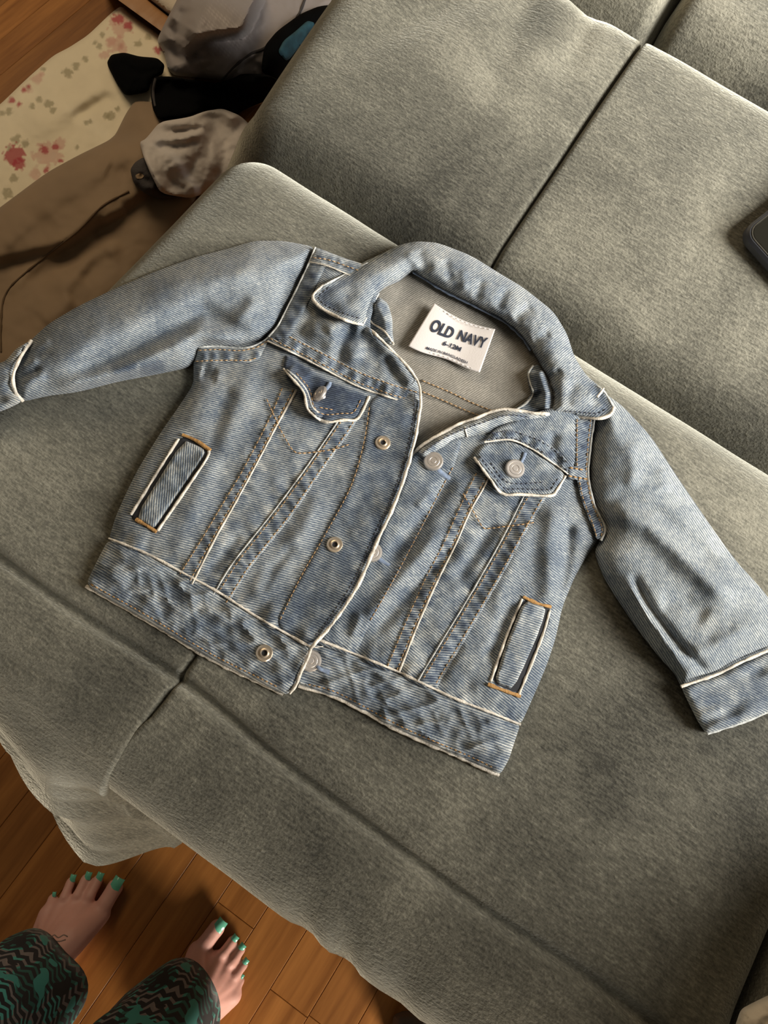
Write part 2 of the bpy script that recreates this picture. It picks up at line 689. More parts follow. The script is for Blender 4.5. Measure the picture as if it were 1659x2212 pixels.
M['cream'] = simple('cream_fleece', (0.62, 0.52, 0.40), 0.95, sheen=0.3, bump=0.6, bscale=300)
M['darkbrown'] = simple('dark_brown_fabric', (0.075, 0.055, 0.045), 0.85, bump=0.4, bscale=300)
M['phone_glass'] = simple('phone_glass', (0.012, 0.011, 0.008), 0.12)
M['phone_case'] = simple('phone_case', (0.02, 0.02, 0.024), 0.5)
M['phone_rim'] = simple('phone_rim', (0.10, 0.09, 0.07), 0.3, 0.6)
M['icon'] = simple('phone_icon', (0.12, 0.07, 0.06), 0.3)


# ------------------------------------------------------------------ floor of narrow wooden strips
sub = mesh_from('floor', [(-2.6, -1.4, -0.012), (2.2, -1.4, -0.012), (2.2, 2.4, -0.012), (-2.6, 2.4, -0.012)], [(0, 1, 2, 3)], False)
floor = link('floor', sub, M['gap'])
tag(floor, 'warm brown wooden strip floor under the sofa', None, None, 'structure')


def plank_mesh(w, ln):
    c = 0.0007
    x, y = w / 2 - 0.0002, ln / 2 - 0.0002
    v = [(-x, -y, -.012), (x, -y, -.012), (x, y, -.012), (-x, y, -.012), (-x, -y, -c), (x, -y, -c), (x, y, -c), (-x, y, -c),
         (-x + c, -y + c, 0), (x - c, -y + c, 0), (x - c, y - c, 0), (-x + c, y - c, 0)]
    f = [(8, 9, 10, 11)]
    for a in (0, 4):
        for i in range(4):
            j = (i + 1) % 4
            f.append((a + i, a + j, a + 4 + j, a + 4 + i))
    return mesh_from('plank', v, f, False)


SW = 0.062
plen = [0.42, 0.56, 0.70]
pm = [plank_mesh(SW, l) for l in plen]
for me in pm:
    me.materials.append(M['plank'])
nx = 0
xk = -1.75
rp = random.Random(3)
while xk < 0.85:
    y = -0.95 - rp.random() * 0.4
    while y < 1.7:
        k = rp.randrange(3)
        yc = y + plen[k] / 2
        y += plen[k]
        # strips hidden beneath the sofa are left out
        if -0.20 < xk < 0.60 and 0.02 < yc - plen[k] / 2 and yc + plen[k] / 2 < 1.0:
            continue
        o = bpy.data.objects.new('plank', pm[k])
        COL.objects.link(o)
        o.parent = floor
        o.location = (xk + SW / 2, yc, 0.0)
    xk += SW

# ------------------------------------------------------------------ sofa
sofa = empty('sofa', (0.09, 0.25, 0.0), 'grey green velvet sofa with folded-down back and bulging front', 'sofa')


def sm(x):
    x = np.clip(x, 0, 1)
    return x * x * (3 - 2 * x)


def seat_common(V):
    x, y, z = V[:, 0], V[:, 1], V[:, 2]
    up = sm((z - 0.53) / 0.05)
    # stitched crease along the front edge
    yc = 0.002 + 0.006 * vnoise(x * 9, x * 0 + 3, 4)
    dz = -0.0075 * np.exp(-((y - yc) / 0.0042) ** 2) + 0.002 * np.exp(-((y - yc - .018) / 0.012) ** 2) - .0015 * np.exp(-((y - yc + .03 - .02 * np.sin(x * 9)) / 0.004) ** 2)
    V[:, 2] += up * dz
    # soft unevenness of the filling (kept small under the jacket)
    V[:, 2] += up * 0.0012 * fbm(x * 14, y * 14, 3)
    return V


def seat_left(V):
    V = seat_common(V)
    x, y, z = V[:, 0].copy(), V[:, 1].copy(), V[:, 2].copy()
    # loose front hangs out in a rounded apron
    fr = sm((-y - 0.012) / 0.05)
    t = np.clip((0.585 - z) / 0.20, 0, 1.15)
    side = (1.10 * sm((x + 0.205) / 0.17)) * (1 - 0.62 * sm((x + 0.052) / 0.05))
    V[:, 1] -= fr * side * 0.088 * t ** 0.8
    V[:, 0] += fr * 0.052 * sm((x + 0.16) / 0.15) * sm((0.55 - z) / 0.10) * sm((-V[:, 1] - .07) / .03)
    # creases of the apron
    for (x0, z0, k, s, a) in ((-.14, .52, -.55, .006, .006), (-.13, .475, -.42, .007, .007), (-.12, .43, -.30, .010, .009), (-.05, .535, -.4, .004, .004)):
        u = z - (z0 + k * (x - x0) * 0.35 + 0.9 * (x - x0 - .03) ** 2)
        V[:, 1] -= fr * a * np.exp(-(u / s) ** 2) * sm((x + .15) / .08)
        V[:, 2] += fr * a * .6 * np.exp(-(u / s) ** 2) * sm((x + .15) / .08)
    V[:, 1] -= fr * 0.004 * fbm(x * 9, z * 12, 8)
    return V


def seat_right(V):
    V = seat_common(V)
    x, y, z = V[:, 0].copy(), V[:, 1].copy(), V[:, 2].copy()
    fr = sm((-y - 0.01) / 0.05)
    # swollen corner beside the gap
    V[:, 0] -= fr * 0.009 * sm((0.06 - x) / 0.06) * sm((z - .40) / .12)
    V[:, 1] -= fr * 0.002 * fbm(x * 7, z * 7, 18)
    # brushed dents on the front roll
    for (cx, cz, w, a) in ((.165, .565, .010, .004), (.195, .568, .007, .005), (.275, .56, .012, .004), (.30, .566, .008, .004), (.23, .585, .012, .003)):
        V[:, 1] += fr * a * np.exp(-((x - cx + .5 * (z - cz)) / w) ** 2 - ((z - cz) / .03) ** 2)
    # rounds down into the gap beside the arm
    V[:, 2] -= 0.004 * sm((x - .34) / .06) * sm((z - .5) / .08)
    return V


rbox('seat_cushion', dense(-0.253, 0.0035, 0.008, (), ends=0.05, estep=0.003), dense(-0.082, 0.402, 0.008, (0.0,), ends=0.06, estep=0.003),
     dense(0.33, ZS, 0.012, ends=0.07, estep=0.005), (0.045, 0.006), (0.080, 0.045), (0.05, 0.05), M['velvet'], sofa, seat_left)
rbox('seat_cushion', dense(-0.0035, 0.425, 0.008, (), ends=0.05, estep=0.003), dense(-0.082, 0.402, 0.008, (0.0,), ends=0.06, estep=0.003),
     dense(0.12, ZS, 0.012, ends=0.07, estep=0.005), (0.006, 0.03), (0.080, 0.045), (0.03, 0.05), M['velvet'], sofa, seat_right)


def lean(slope, seed, amp=0.010, puff=0.012):
    def f(V):
        x, y, z = V[:, 0], V[:, 1], V[:, 2]
        lo, hi = V.min(0), V.max(0)
        up = sm((z - (hi[2] - 0.09)) / 0.08)
        u = (x - lo[0]) / (hi[0] - lo[0])
        v = (y - lo[1]) / (hi[1] - lo[1])
        V[:, 2] += (y - lo[1]) * slope + up * (puff * np.sin(np.pi * v) * (0.35 + .65 * np.sin(np.pi * u)) + amp * 0.3 * fbm(x * 6, y * 6, seed))
        return V
    return f


def back_left(V):
    V = lean(0.27, 31)(V)
    x, y, z = V[:, 0].copy(), V[:, 1].copy(), V[:, 2].copy()
    up = sm((z - .55) / .05)
    V[:, 0] -= .45 * np.clip(.585 - z, 0, .18) * sm((-x - .08) / .15)
    # pulled folds near the outer end
    for (x0, y0, dx, dy, s, a) in ((-.10, .60, -.16, .9, .012, .006), (-.05, .62, .2, -.9, .014, .005), (-.17, .55, .5, .8, .016, .006)):
        l = math.hypot(dx, dy)
        d = ((x - x0) * dy - (y - y0) * dx) / l
        t = ((x - x0) * dx + (y - y0) * dy) / l
        V[:, 2] -= up * a * np.exp(-(d / s) ** 2 - (t / .06) ** 2)
    return V


rbox('back_cushion', dense(-0.268, 0.0035, 0.009, ends=0.05, estep=0.003), dense(0.400, 0.655, 0.009, ends=0.05, estep=0.003), dense(0.18, 0.607, 0.014, ends=0.07, estep=0.006),
     (0.05, 0.007), (0.03, 0.035), (0.03, 0.05), M['velvet'], sofa, back_left)
rbox('back_cushion', dense(-0.0035, 0.50, 0.009, ends=0.05, estep=0.003), dense(0.400, 0.655, 0.009, ends=0.05, estep=0.003), dense(0.18, 0.607, 0.014, ends=0.07, estep=0.006),
     (0.007, 0.03), (0.03, 0.035), (0.03, 0.05), M['velvet'], sofa, lean(0.27, 33))
for (x0, x1, sd) in ((-.275, -.001, 41), (.001, .52, 43)):
    rbox('headrest', dense(x0, x1, 0.012, ends=0.05, estep=0.006), dense(0.662, 0.96, 0.012, ends=0.05, estep=0.006), dense(0.2, 0.676, 0.016, ends=0.07, estep=0.007),
         (0.02, 0.012) if x0 > -.1 else (.05, .012), (0.03, 0.05), (0.03, 0.05), M['velvet'], sofa, lean(0.30, sd))


def arm(V):
    x, y, z = V[:, 0], V[:, 1], V[:, 2]
    up = sm((z - .45) / .15)
    V[:, 2] += up * (.12 * sm((.26 - y) / .2) + .002 * fbm(x * 12, y * 12, 51))
    return V


rbox('armrest', dense(0.428, 0.62, 0.010, ends=0.07, estep=0.005), dense(-0.09, 0.40, 0.010, ends=0.05, estep=0.005), dense(0.12, 0.625, 0.014, ends=0.07, estep=0.006),
     (0.06, 0.05), (0.05, 0.05), (0.03, 0.05), M['velvet'], sofa, arm)
rbox('base_frame', dense(-0.22, 0.57, 0.05), dense(-0.04, 0.90, 0.05), dense(0.0, 0.27, 0.03), (0.02, 0.02), (0.02, 0.02), (0.01, 0.01), M['velvet'], sofa, None)

# ------------------------------------------------------------------ baby denim jacket lying on the seat
JLOC = P1(700, 1050, ZS)
jk = empty('denim_jacket', JLOC, 'light wash baby denim jacket lying open at the neck on the sofa', 'jacket')

BODY = [(680, 533), (780, 560), (860, 560), (960, 590), (1080, 640), (1180, 720), (1240, 800), (1283, 905), (1272, 1000), (1283, 1088), (1307, 1140), (1285, 1175),
        (1262, 1210), (1240, 1250), (1215, 1310), (1200, 1380), (1180, 1440), (1150, 1510), (1124, 1565), (1115, 1592), (1099, 1642), (1079, 1676),
        (1002, 1638), (866, 1579), (731, 1507), (640, 1478), (612, 1498), (449, 1418), (305, 1331), (184, 1264), (210, 1215), (235, 1163), (250, 1115), (275, 1060), (300, 1010),
        (350, 930), (385, 880), (418, 830), (418, 775), (428, 747), (500, 744), (575, 730), (620, 660), (650, 600)]
BODYC = chaikin(BODY, 1)

FOLDS = [  # (polyline, height m, width px)
    # body, side with the snaps
    ([(560, 760), (520, 860), (470, 960), (430, 1060), (380, 1180)], .0035, 26),
    ([(470, 790), (430, 880), (400, 930)], .003, 30),
    ([(435, 805), (470, 812)], -.006, 14),
    ([(500, 830), (470, 930), (455, 1000)], -.003, 18),
    ([(520, 1150), (480, 1210), (440, 1240)], -.003, 12),
    ([(700, 1060), (650, 1150), (590, 1240), (540, 1310)], .004, 20),
    ([(640, 1170), (590, 1230), (560, 1290)], -.004, 13),
    ([(660, 690), (720, 740), (790, 770)], .005, 20),
    ([(690, 660), (640, 730)], -.004, 14),
    ([(770, 690), (740, 740), (730, 800)], -.005, 13),
    ([(830, 760), (850, 810), (880, 850)], -.003, 10),
    # body, side with the buttons
    ([(985, 1020), (920, 1110), (860, 1190), (830, 1230)], -.0055, 17),
    ([(960, 1130), (900, 1210), (830, 1290), (770, 1370)], .0045, 15),
    ([(1000, 1150), (930, 1240), (870, 1300), (800, 1380)], -.004, 14),
    ([(1080, 1120), (1030, 1190), (980, 1260)], -.004, 14),
    ([(1200, 1080), (1185, 1180), (1190, 1260), (1180, 1320)], .006, 22),
    ([(1160, 1110), (1110, 1210), (1060, 1330)], .004, 24),
    ([(1230, 1120), (1225, 1200), (1205, 1290)], -.005, 14),
    ([(1110, 1290), (1080, 1370), (1050, 1440)], -.004, 14),
    ([(1000, 1380), (960, 1440), (940, 1480)], -.003, 12),
    ([(780, 1320), (760, 1380)], .004, 9),
    ([(1200, 930), (1190, 970), (1215, 1010)], -.004, 12),
    ([(940, 1060), (900, 1100)], .003, 10),
]


def body_h(pts):
    d, _ = seg_dist(pts, BODYC, True)
    ins = inside(pts, BODYC)
    d = np.where(ins, d, 0)
    h = 0.0045 + 0.0105 * (1 - np.exp(-d / 34))
    for line, a, w in FOLDS:
        h = h + a * ridge(pts, line, w) * sm(d / 14)
    h = h + 0.0013 * fbm(pts[:, 0] / 60, pts[:, 1] / 60, 2) * np.clip(d / 30, 0, 1)
    h = h + 0.0006 * fbm(pts[:, 0] / 22, pts[:, 1] / 22, 12)
    return np.maximum(h, 0.003)


def rnd(d, w, t):
    """rounded lip of a cloth edge of thickness t over w pixels."""
    q = np.clip(1 - d / w, 0, 1)
    return t * (np.sqrt(np.clip(1 - q * q, 0, 1)))


def wash_base(v, amp=0.14, seed=3, sc=46.0):
    def f(pts, d):
        return v + amp * fbm(pts[:, 0] / sc, pts[:, 1] / sc, seed, 3) + 0.05 * fbm(pts[:, 0] / 12, pts[:, 1] / 12, seed + 5)
    return f


def along(pts, line):
    d, t = seg_dist(pts, line)
    L = np.asarray(line, float)
    return d, t * np.sum(np.hypot(*(L[1:] - L[:-1]).T))


# lining side of the back, seen through the neck
panel('back_panel', [(760, 600), (860, 575), (960, 610), (1080, 665), (1165, 740), (1200, 830), (1190, 950), (1110, 1060), (940, 1090), (860, 1080), (820, 960), (800, 800), (770, 700)],
      M['denim_in'], jk, lambda p, d: 0.0042 + 0.0025 * ridge(p, [(860, 640), (800, 760)], 40) + .003 * ridge(p, [(1120, 700), (1150, 800), (1120, 880)], 26) - .0012 * ridge(p, [(885, 610), (830, 690)], 18)
      + .0006 * fbm(p[:, 0] / 40, p[:, 1] / 40, 8), bottom=ZS + .0008, step=9, ang=70, wash=lambda p, d: .52 + .10 * fbm(p[:, 0] / 40, p[:, 1] / 40, 9))
back_h = lambda p: np.full(len(p), 0.0052)
stitches('back_yoke_stitching', [[(912, 822), (970, 846), (1020, 870), (1070, 890)], [(912, 846), (960, 866), (1010, 888), (1040, 900)]], M['thread'], jk, back_h, r=.0005)
panel('back_yoke_seam', [(905, 815), (970, 840), (1075, 885), (1050, 905), (960, 872), (905, 852)], M['denim_in'], jk,
      lambda p, d: .0044 + rnd(d, 6, .0006), thick=.001, step=8, ang=70, wash=lambda p, d: .46 + .1 * fbm(p[:, 0] / 14, p[:, 1] / 14, 4))

# front panels (pillows that carry the body's thickness)
FL = [(575, 735), (640, 750), (760, 800), (905, 850), (908, 880), (890, 975), (860, 1070), (815, 1170), (770, 1270), (720, 1345), (672, 1404), (560, 1345), (470, 1290),
      (400, 1252), (320, 1207), (233, 1172), (250, 1115), (275, 1060), (300, 1010), (350, 930), (385, 880), (418, 830), (418, 775), (428, 747), (500, 744)]
FR = [(1000, 940), (1100, 930), (1200, 950), (1250, 920), (1283, 905), (1272, 1000), (1283, 1088), (1307, 1140), (1285, 1175), (1262, 1210), (1240, 1250), (1215, 1310), (1200, 1380),
      (1180, 1440), (1150, 1510), (1122, 1572), (979, 1517), (862, 1460), (699, 1395), (640, 1375), (700, 1290), (780, 1150), (840, 1040), (890, 985), (940, 955)]


def puck(pts, line, period, w, amp, seed):
    """crosswise puckers beside a seam."""
    d, s = along(pts, line)
    return amp * vnoise(s / period, d / 60, seed) * np.exp(-(d / w) ** 2)


S1R = [(640, 842), (634, 854), (598, 919), (558, 995), (507, 1089), (464, 1165), (415, 1262)]
S1L = [(604, 838), (587, 883), (569, 922), (522, 1013), (478, 1085), (435, 1157), (381, 1240)]
S2L = [(752, 872), (724, 919), (659, 1013), (587, 1110), (504, 1215), (460, 1286)]
S2R = [(785, 885), (757, 933), (695, 1020), (627, 1121), (543, 1226), (493, 1306)]
S3R = [(1066, 1010), (1047, 1050), (1016, 1104), (984, 1177), (948, 1249), (907, 1339), (862, 1452)]
S3L = [(1022, 1025), (1002, 1064), (952, 1177), (912, 1253), (875, 1335), (832, 1438)]
S4L = [(1142, 1055), (1129, 1077), (1088, 1158), (1047, 1231), (1002, 1308), (952, 1389), (903, 1470)]
S4R = [(1182, 1072), (1174, 1086), (1138, 1149), (1092, 1231), (1043, 1317), (993, 1403), (943, 1488)]
WBL_T = [(235, 1163), (320, 1197), (400, 1240), (470, 1278), (560, 1335), (672, 1398)]
WBR_T = [(690, 1382), (780, 1418), (862, 1452), (979, 1507), (1070, 1543), (1124, 1565)]
EDGE_L = [(800, 712), (835, 745), (872, 783), (900, 818), (908, 850), (906, 895), (890, 975), (860, 1070), (815, 1170), (770, 1270), (720, 1345), (672, 1400)]


def h_fl(p, d=None):
    h = body_h(p) + 0.0022
    for ln, sd in ((S1R, 1), (S2L, 2)):
        h = h + puck(p, ln, 24, 40, .0012, sd)
    h = h + puck(p, WBL_T, 30, 45, .0030, 5) + puck(p, EDGE_L, 40, 60, .0014, 6)
    # the facing edge rides above the other side
    return h + .004 * ridge(p, EDGE_L, 55, .02)


def h_fr(p, d=None):
    h = body_h(p)
    for ln, sd in ((S3R, 11), (S4L, 12)):
        h = h + puck(p, ln, 24, 40, .0012, sd)
    return h + puck(p, WBR_T, 30, 45, .0030, 15)


def wear_seam(p, lines, v, seed):
    w = np.zeros(len(p))
    for k, ln in enumerate(lines):
        d, s = along(p, ln)
        w = w + np.exp(-(d / 26) ** 2) * 0.22 * vnoise(s / 13.0, d / 22, seed + k)
    return w


panel('front_panel', FR, M['denim'], jk, lambda p, d: h_fr(p) - .002 + rnd(d, 7, .002), bottom=ZS + .001, step=6, ang=-5,
      wash=lambda p, d: wash_base(.50, .13, 21)(p, d) + wear_seam(p, [S3R, S4L, WBR_T], 1, 30))
panel('front_panel', FL, M['denim'], jk, lambda p, d: h_fl(p) - .002 + rnd(d, 7, .002), bottom=ZS + .001, step=6, ang=20,
      wash=lambda p, d: wash_base(.53, .13, 23)(p, d) + wear_seam(p, [S1R, S2L, WBL_T], 1, 40))

# button plackets
PL = [(800, 850), (908, 860), (906, 895), (890, 975), (860, 1070), (815, 1170), (770, 1270), (720, 1345), (672, 1400), (590, 1350), (645, 1248), (700, 1150), (753, 1056), (785, 960)]
panel('placket', PL, M['denim'], jk, lambda p, d: h_fl(p) + rnd(d, 5, .0016) - .0002, thick=.0018, step=6, ang=10, wash=lambda p, d: wash_base(.42, .20, 27, 24)(p, d))
PR = [(1000, 945), (985, 1000), (955, 1060), (900, 1165), (850, 1260), (800, 1345), (772, 1408), (700, 1385), (690, 1380), (750, 1290), (815, 1170), (860, 1070), (888, 985), (935, 952)]
panel('placket', PR, M['denim'], jk, lambda p, d: h_fr(p) + rnd(d, 5, .0014) - .0002, thick=.0018, step=6, ang=-5, wash=lambda p, d: wash_base(.46, .17, 29, 24)(p, d))


def resn(p, n):
    p = np.asarray(p, float)
    c = np.concatenate([[0], np.cumsum(np.hypot(*(p[1:] - p[:-1]).T))])
    t = np.linspace(0, c[-1], n)
    return np.stack([np.interp(t, c, p[:, 0]), np.interp(t, c, p[:, 1])], 1)


def strip(name, A, Bq, hf, ang, seed, t=.0012, v=.50):
    """felled seam band between two traced edges, puckered along its length."""
    a, b = catmull(A, 8), catmull(Bq, 8)
    poly = np.concatenate([a, b[::-1]])

    def sdist(p):
        da, sa = along(p, A)
        return da, sa
    W = np.mean(np.hypot(*(resn(a, 8) - resn(b, 8)).T))

    def top(p, d):
        da, sa = sdist(p)
        return hf(p) + rnd(d, 4, t) - .0002 + .0009 * np.sin(sa / 27 * 2 * np.pi + 2 * vnoise(sa / 40, sa * 0, seed)) * np.exp(-((da - W * .5) / (W * .3)) ** 2)

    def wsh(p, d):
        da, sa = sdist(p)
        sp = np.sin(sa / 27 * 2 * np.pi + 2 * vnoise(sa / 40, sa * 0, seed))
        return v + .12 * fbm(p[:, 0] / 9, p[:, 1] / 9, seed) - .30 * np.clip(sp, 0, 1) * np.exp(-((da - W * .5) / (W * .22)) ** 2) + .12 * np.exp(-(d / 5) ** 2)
    return panel(name, poly, M['denim'], jk, top, thick=.0015, step=5, ang=ang, wash=wsh, smooth=0)


strip('seam_band', S1R, S1L, h_fl, 30, 61)
strip('seam_band', S2L, S2R, h_fl, 30, 62)
strip('seam_band', S3R, S3L, h_fr, 30, 63)
strip('seam_band', S4L, S4R, h_fr, 30, 64, v=.46)
for ln, hf in ((S1R, h_fl), (S2L, h_fl), (S3R, h_fr), (S4L, h_fr)):
    cord('seam_edge', ln, .0009 if ln in (S1R, S3R) else .0007, M['edge'] if ln in (S1R, S3R) else M['edge2'], jk, hf, .0009)


def inset(A, Bq, f):
    return resn(A, 12) * (1 - f) + resn(Bq, 12) * f


for (A, Bq, hf) in ((S1R, S1L, h_fl), (S2L, S2R, h_fl), (S3R, S3L, h_fr), (S4L, S4R, h_fr)):
    stitches('seam_stitching', [inset(A, Bq, .18), inset(A, Bq, .84)], M['thread'], jk, hf, lift=.0011)
stitches('placket_stitching', [[(798, 880), (785, 960), (758, 1050), (705, 1150), (650, 1246), (602, 1345)]], M['thread'], jk, h_fl, lift=.0013)
stitches('placket_stitching', [[(978, 1010), (950, 1062), (898, 1163), (848, 1256), (800, 1340)]], M['thread'], jk, h_fr, lift=.0013)
stitches('edge_stitching', [[(896, 850), (894, 900), (879, 975), (849, 1068), (804, 1166), (760, 1262), (712, 1335), (680, 1375)]], M['thread_dk'], jk, h_fl, lift=.0016)
stitches('pocket_stitching', [[(576, 862), (603, 922), (618, 950), (632, 972), (648, 979), (685, 976), (726, 969), (760, 958)]], M['thread'], jk, h_fl, lift=.0014, r=.0005)
stitches('pocket_stitching', [[(1000, 1066), (1022, 1104), (1043, 1139), (1060, 1141), (1086, 1138), (1120, 1134), (1157, 1128)]], M['thread'], jk, h_fr, lift=.0014, r=.0005)

# yokes
YL = [(575, 728), (600, 700), (620, 660), (650, 600), (668, 560), (680, 533), (730, 552), (790, 575), (815, 640), (800, 690), (800, 712), (835, 745), (872, 783), (900, 818), (908, 850), (905, 876),
      (840, 858), (770, 833), (700, 797), (640, 766), (578, 737)]


def h_yl(p):
    h = body_h(p) + .0045
    h = h + puck(p, [(578, 737), (700, 797), (840, 858), (905, 876)], 26, 34, .0020, 71)
    h = h + .007 * ridge(p, [(700, 720), (745, 690), (790, 700)], 22) + .006 * ridge(p, [(795, 705), (850, 770), (895, 830)], 16, .05)
    return h


panel('yoke', YL, M['denim'], jk, lambda p, d: h_yl(p) - .002 + rnd(d, 6, .002), bottom=ZS + .001, step=5, ang=0, wash=lambda p, d: wash_base(.44, .2, 73, 28)(p, d) + .05)
YLB = [(578, 737), (640, 766), (700, 797), (770, 833), (840, 858), (905, 876)]
YLU = [(600, 708), (655, 738), (715, 768), (780, 802), (845, 826), (908, 845)]
strip('yoke_band', YLB, YLU, h_yl, 0, 75, v=.46)
cord('seam_edge', YLB, .0009, M['edge'], jk, h_yl, .0006)
stitches('yoke_stitching', [inset(YLB, YLU, .22), inset(YLB, YLU, .86)], M['thread'], jk, h_yl, lift=.0012)
cord('front_edge', EDGE_L, .00155, M['edge'], jk, lambda p: h_fl(p) + .0024, .0004, wob=1.2)

YR = [(1048, 953), (1101, 949), (1144, 966), (1186, 993), (1228, 1024), (1245, 1000), (1262, 930), (1250, 880), (1190, 880), (1120, 905), (1070, 925)]
h_yr = lambda p: body_h(p) + .0032
panel('yoke', YR, M['denim'], jk, lambda p, d: h_yr(p) - .0015 + rnd(d, 6, .0018), thick=.003, step=5, ang=-20, wash=wash_base(.47, .14, 83, 28))
YRB = [(1046, 955), (1101, 950), (1144, 967), (1186, 994), (1227, 1024)]
YRU = [(1064, 932), (1107, 927), (1165, 946), (1202, 969), (1232, 1001)]
strip('yoke_band', YRB, YRU, h_yr, -20, 85, v=.44)
cord('seam_edge', YRB, .0009, M['edge'], jk, h_yr, .0006)
stitches('yoke_stitching', [inset(YRB, YRU, .25), inset(YRB, YRU, .85)], M['thread_dk'], jk, h_yr, lift=.0012)

# waistbands
WL = WBL_T + [(650, 1450), (630, 1496), (612, 1500), (449, 1420), (305, 1333), (184, 1265), (208, 1215)]
WR = WBR_T + [(1115, 1592), (1099, 1642), (1079, 1676), (1002, 1640), (866, 1581), (731, 1509), (622, 1470), (650, 1400)]


def band_h(top_line, seed, base):
    def f(p):
        d, s = along(p, top_line)
        n1 = vnoise(s / 58 + d / 48, d / 40 - s / 150, seed)
        n2 = vnoise(s / 34 - d / 40, d / 30, seed + 3)
        w = .0052 * (.55 - np.abs(n1) ** .8) + .0026 * (.5 - np.abs(n2) ** .8) + .0012 * vnoise(s / 20, d / 20, seed + 7)
        return base + body_h(p) * .75 + w * np.clip(d / 16, .15, 1) * np.clip((128 - d) / 25, .2, 1)
    return f


h_wl0, h_wr = band_h(WBL_T, 91, .0055), band_h(WBR_T, 95, .0025)
h_wl = lambda p: h_wl0(p) + .0055 * np.exp(-((p[:, 0] - 662) ** 2 + (p[:, 1] - 1425) ** 2) / 30 ** 2)   # lifted where it lies over a button


def wash_band(line, seed):
    def f(p, d):
        dd, s = along(p, line)
        return .50 + .20 * fbm(s / 46 + dd / 70, dd / 26, seed, 3) + .10 * np.exp(-(d / 7) ** 2)
    return f


panel('waistband', WR, M['denim'], jk, lambda p, d: h_wr(p) - .003 + rnd(d, 8, .003), bottom=ZS + .0008, step=5, ang=15, wash=wash_band(WBR_T, 97))
panel('waistband', WL, M['denim'], jk, lambda p, d: h_wl(p) - .003 + rnd(d, 8, .003), bottom=ZS + .0008, step=5, ang=5, wash=wash_band(WBL_T, 93))
cord('hem_edge', WBL_T, .0011, M['edge'], jk, lambda p: np.maximum(h_wl(p), h_fl(p) - .0004), .0007)
cord('hem_edge', WBR_T, .0011, M['edge'], jk, lambda p: np.maximum(h_wr(p), h_fr(p) - .0004), .0007)
WLB = [(186, 1266), (305, 1332), (449, 1419), (560, 1474), (612, 1499)]
WRB = [(645, 1480), (731, 1508), (866, 1580), (1002, 1639), (1079, 1675)]
low = lambda p: np.full(len(p), .0036)
cord('hem_edge', WLB, .0019, M['edge'], jk, low, 0, wob=1.0)
cord('hem_edge', WRB, .0019, M['edge'], jk, low, 0, wob=1.0)
cord('front_edge', [(673, 1399), (664, 1424), (650, 1452), (640, 1478), (626, 1498)], .0014, M['edge'], jk, lambda p: h_wl(p) + .0004, 0)
stitches('hem_stitching', [[(196, 1262), (310, 1325), (452, 1410), (560, 1464), (606, 1487)]], M['tack'], jk, lambda p: h_wl(p) - .0007, lift=.0006)
stitches('hem_stitching', [[(665, 1478), (735, 1499), (870, 1571), (1004, 1629), (1070, 1660)]], M['tack'], jk, lambda p: h_wr(p) - .0007, lift=.0006)

# ------------------------------------------------------------------ sleeves
SL = [(680, 533), (612, 520), (549, 520), (485, 539), (422, 555), (338, 585), (253, 621), (169, 661), (105, 699), (66, 735), (40, 775), (26, 815), (33, 850), (48, 868), (105, 855), (169, 847),
      (253, 825), (338, 809), (401, 796), (424, 780), (432, 752), (500, 752), (560, 740), (598, 712), (622, 662), (652, 602), (670, 562)]
SLC = chaikin(SL, 1)
SFL = [([(80, 800), (180, 745), (330, 665), (480, 600), (620, 565)], .007, 42),
       ([(90, 850), (250, 806), (370, 752), (430, 722), (500, 738), (560, 735)], .009, 22),
       ([(130, 818), (290, 752), (390, 700), (440, 672), (520, 705)], -.008, 22),
       ([(300, 640), (420, 600), (560, 590)], .003, 18), ([(610, 560), (640, 620), (600, 690)], -.004, 18), ([(560, 640), (520, 690), (560, 715)], .004, 16),
       ([(30, 800), (85, 775)], .004, 8), ([(30, 835), (100, 812)], .004, 9), ([(60, 760), (110, 735)], .003, 8), ([(34, 818), (90, 795)], -.004, 7)]


def h_sl(p):
    d, _ = seg_dist(p, SLC, True)
    h = .0025 + .021 * np.sqrt(np.clip(1 - (1 - np.clip(d / 85, 0, 1)) ** 2, 0, 1)) * (1 - .6 * np.exp(-d / 8))
    for line, a, w in SFL:
        h = h + a * ridge(p, line, w) * sm(d / 22)
    return np.maximum(h + .0008 * fbm(p[:, 0] / 30, p[:, 1] / 30, 101), .003)


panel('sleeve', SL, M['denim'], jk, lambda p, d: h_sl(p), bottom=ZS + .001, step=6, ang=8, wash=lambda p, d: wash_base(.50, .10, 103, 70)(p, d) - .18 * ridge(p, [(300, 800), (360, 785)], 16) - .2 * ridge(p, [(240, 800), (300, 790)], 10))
CL = [(66, 735), (40, 775), (26, 815), (33, 850), (48, 868), (10, 886), (-30, 898), (-62, 880), (-70, 845), (-52, 812), (-20, 790), (12, 780), (36, 752)]
h_cl = lambda p: .012 + .010 * np.clip((p[:, 0] + 70) / 110, 0, 1) + .002 * vnoise(p[:, 0] / 25, p[:, 1] / 16, 107)
panel('cuff', CL, M['denim'], jk, lambda p, d: h_cl(p) - .008 + rnd(d, 22, .008), bottom=ZS - .004, step=5, ang=10, wash=lambda p, d: wash_base(.47, .22, 109, 24)(p, d) + .15 * np.exp(-(d / 9) ** 2))
CSL = [(67, 736), (42, 776), (28, 815), (34, 848), (50, 867)]
cord('seam_edge', CSL, .0016, M['edge'], jk, lambda p: np.array([.010, .018, .020, .016, .008])[np.clip((np.arange(len(p)) * 5) // max(1, len(p)), 0, 4)] * 0 + .0085 + .012 * np.sin(np.linspace(.05, .95, len(p)) * np.pi), .0005)

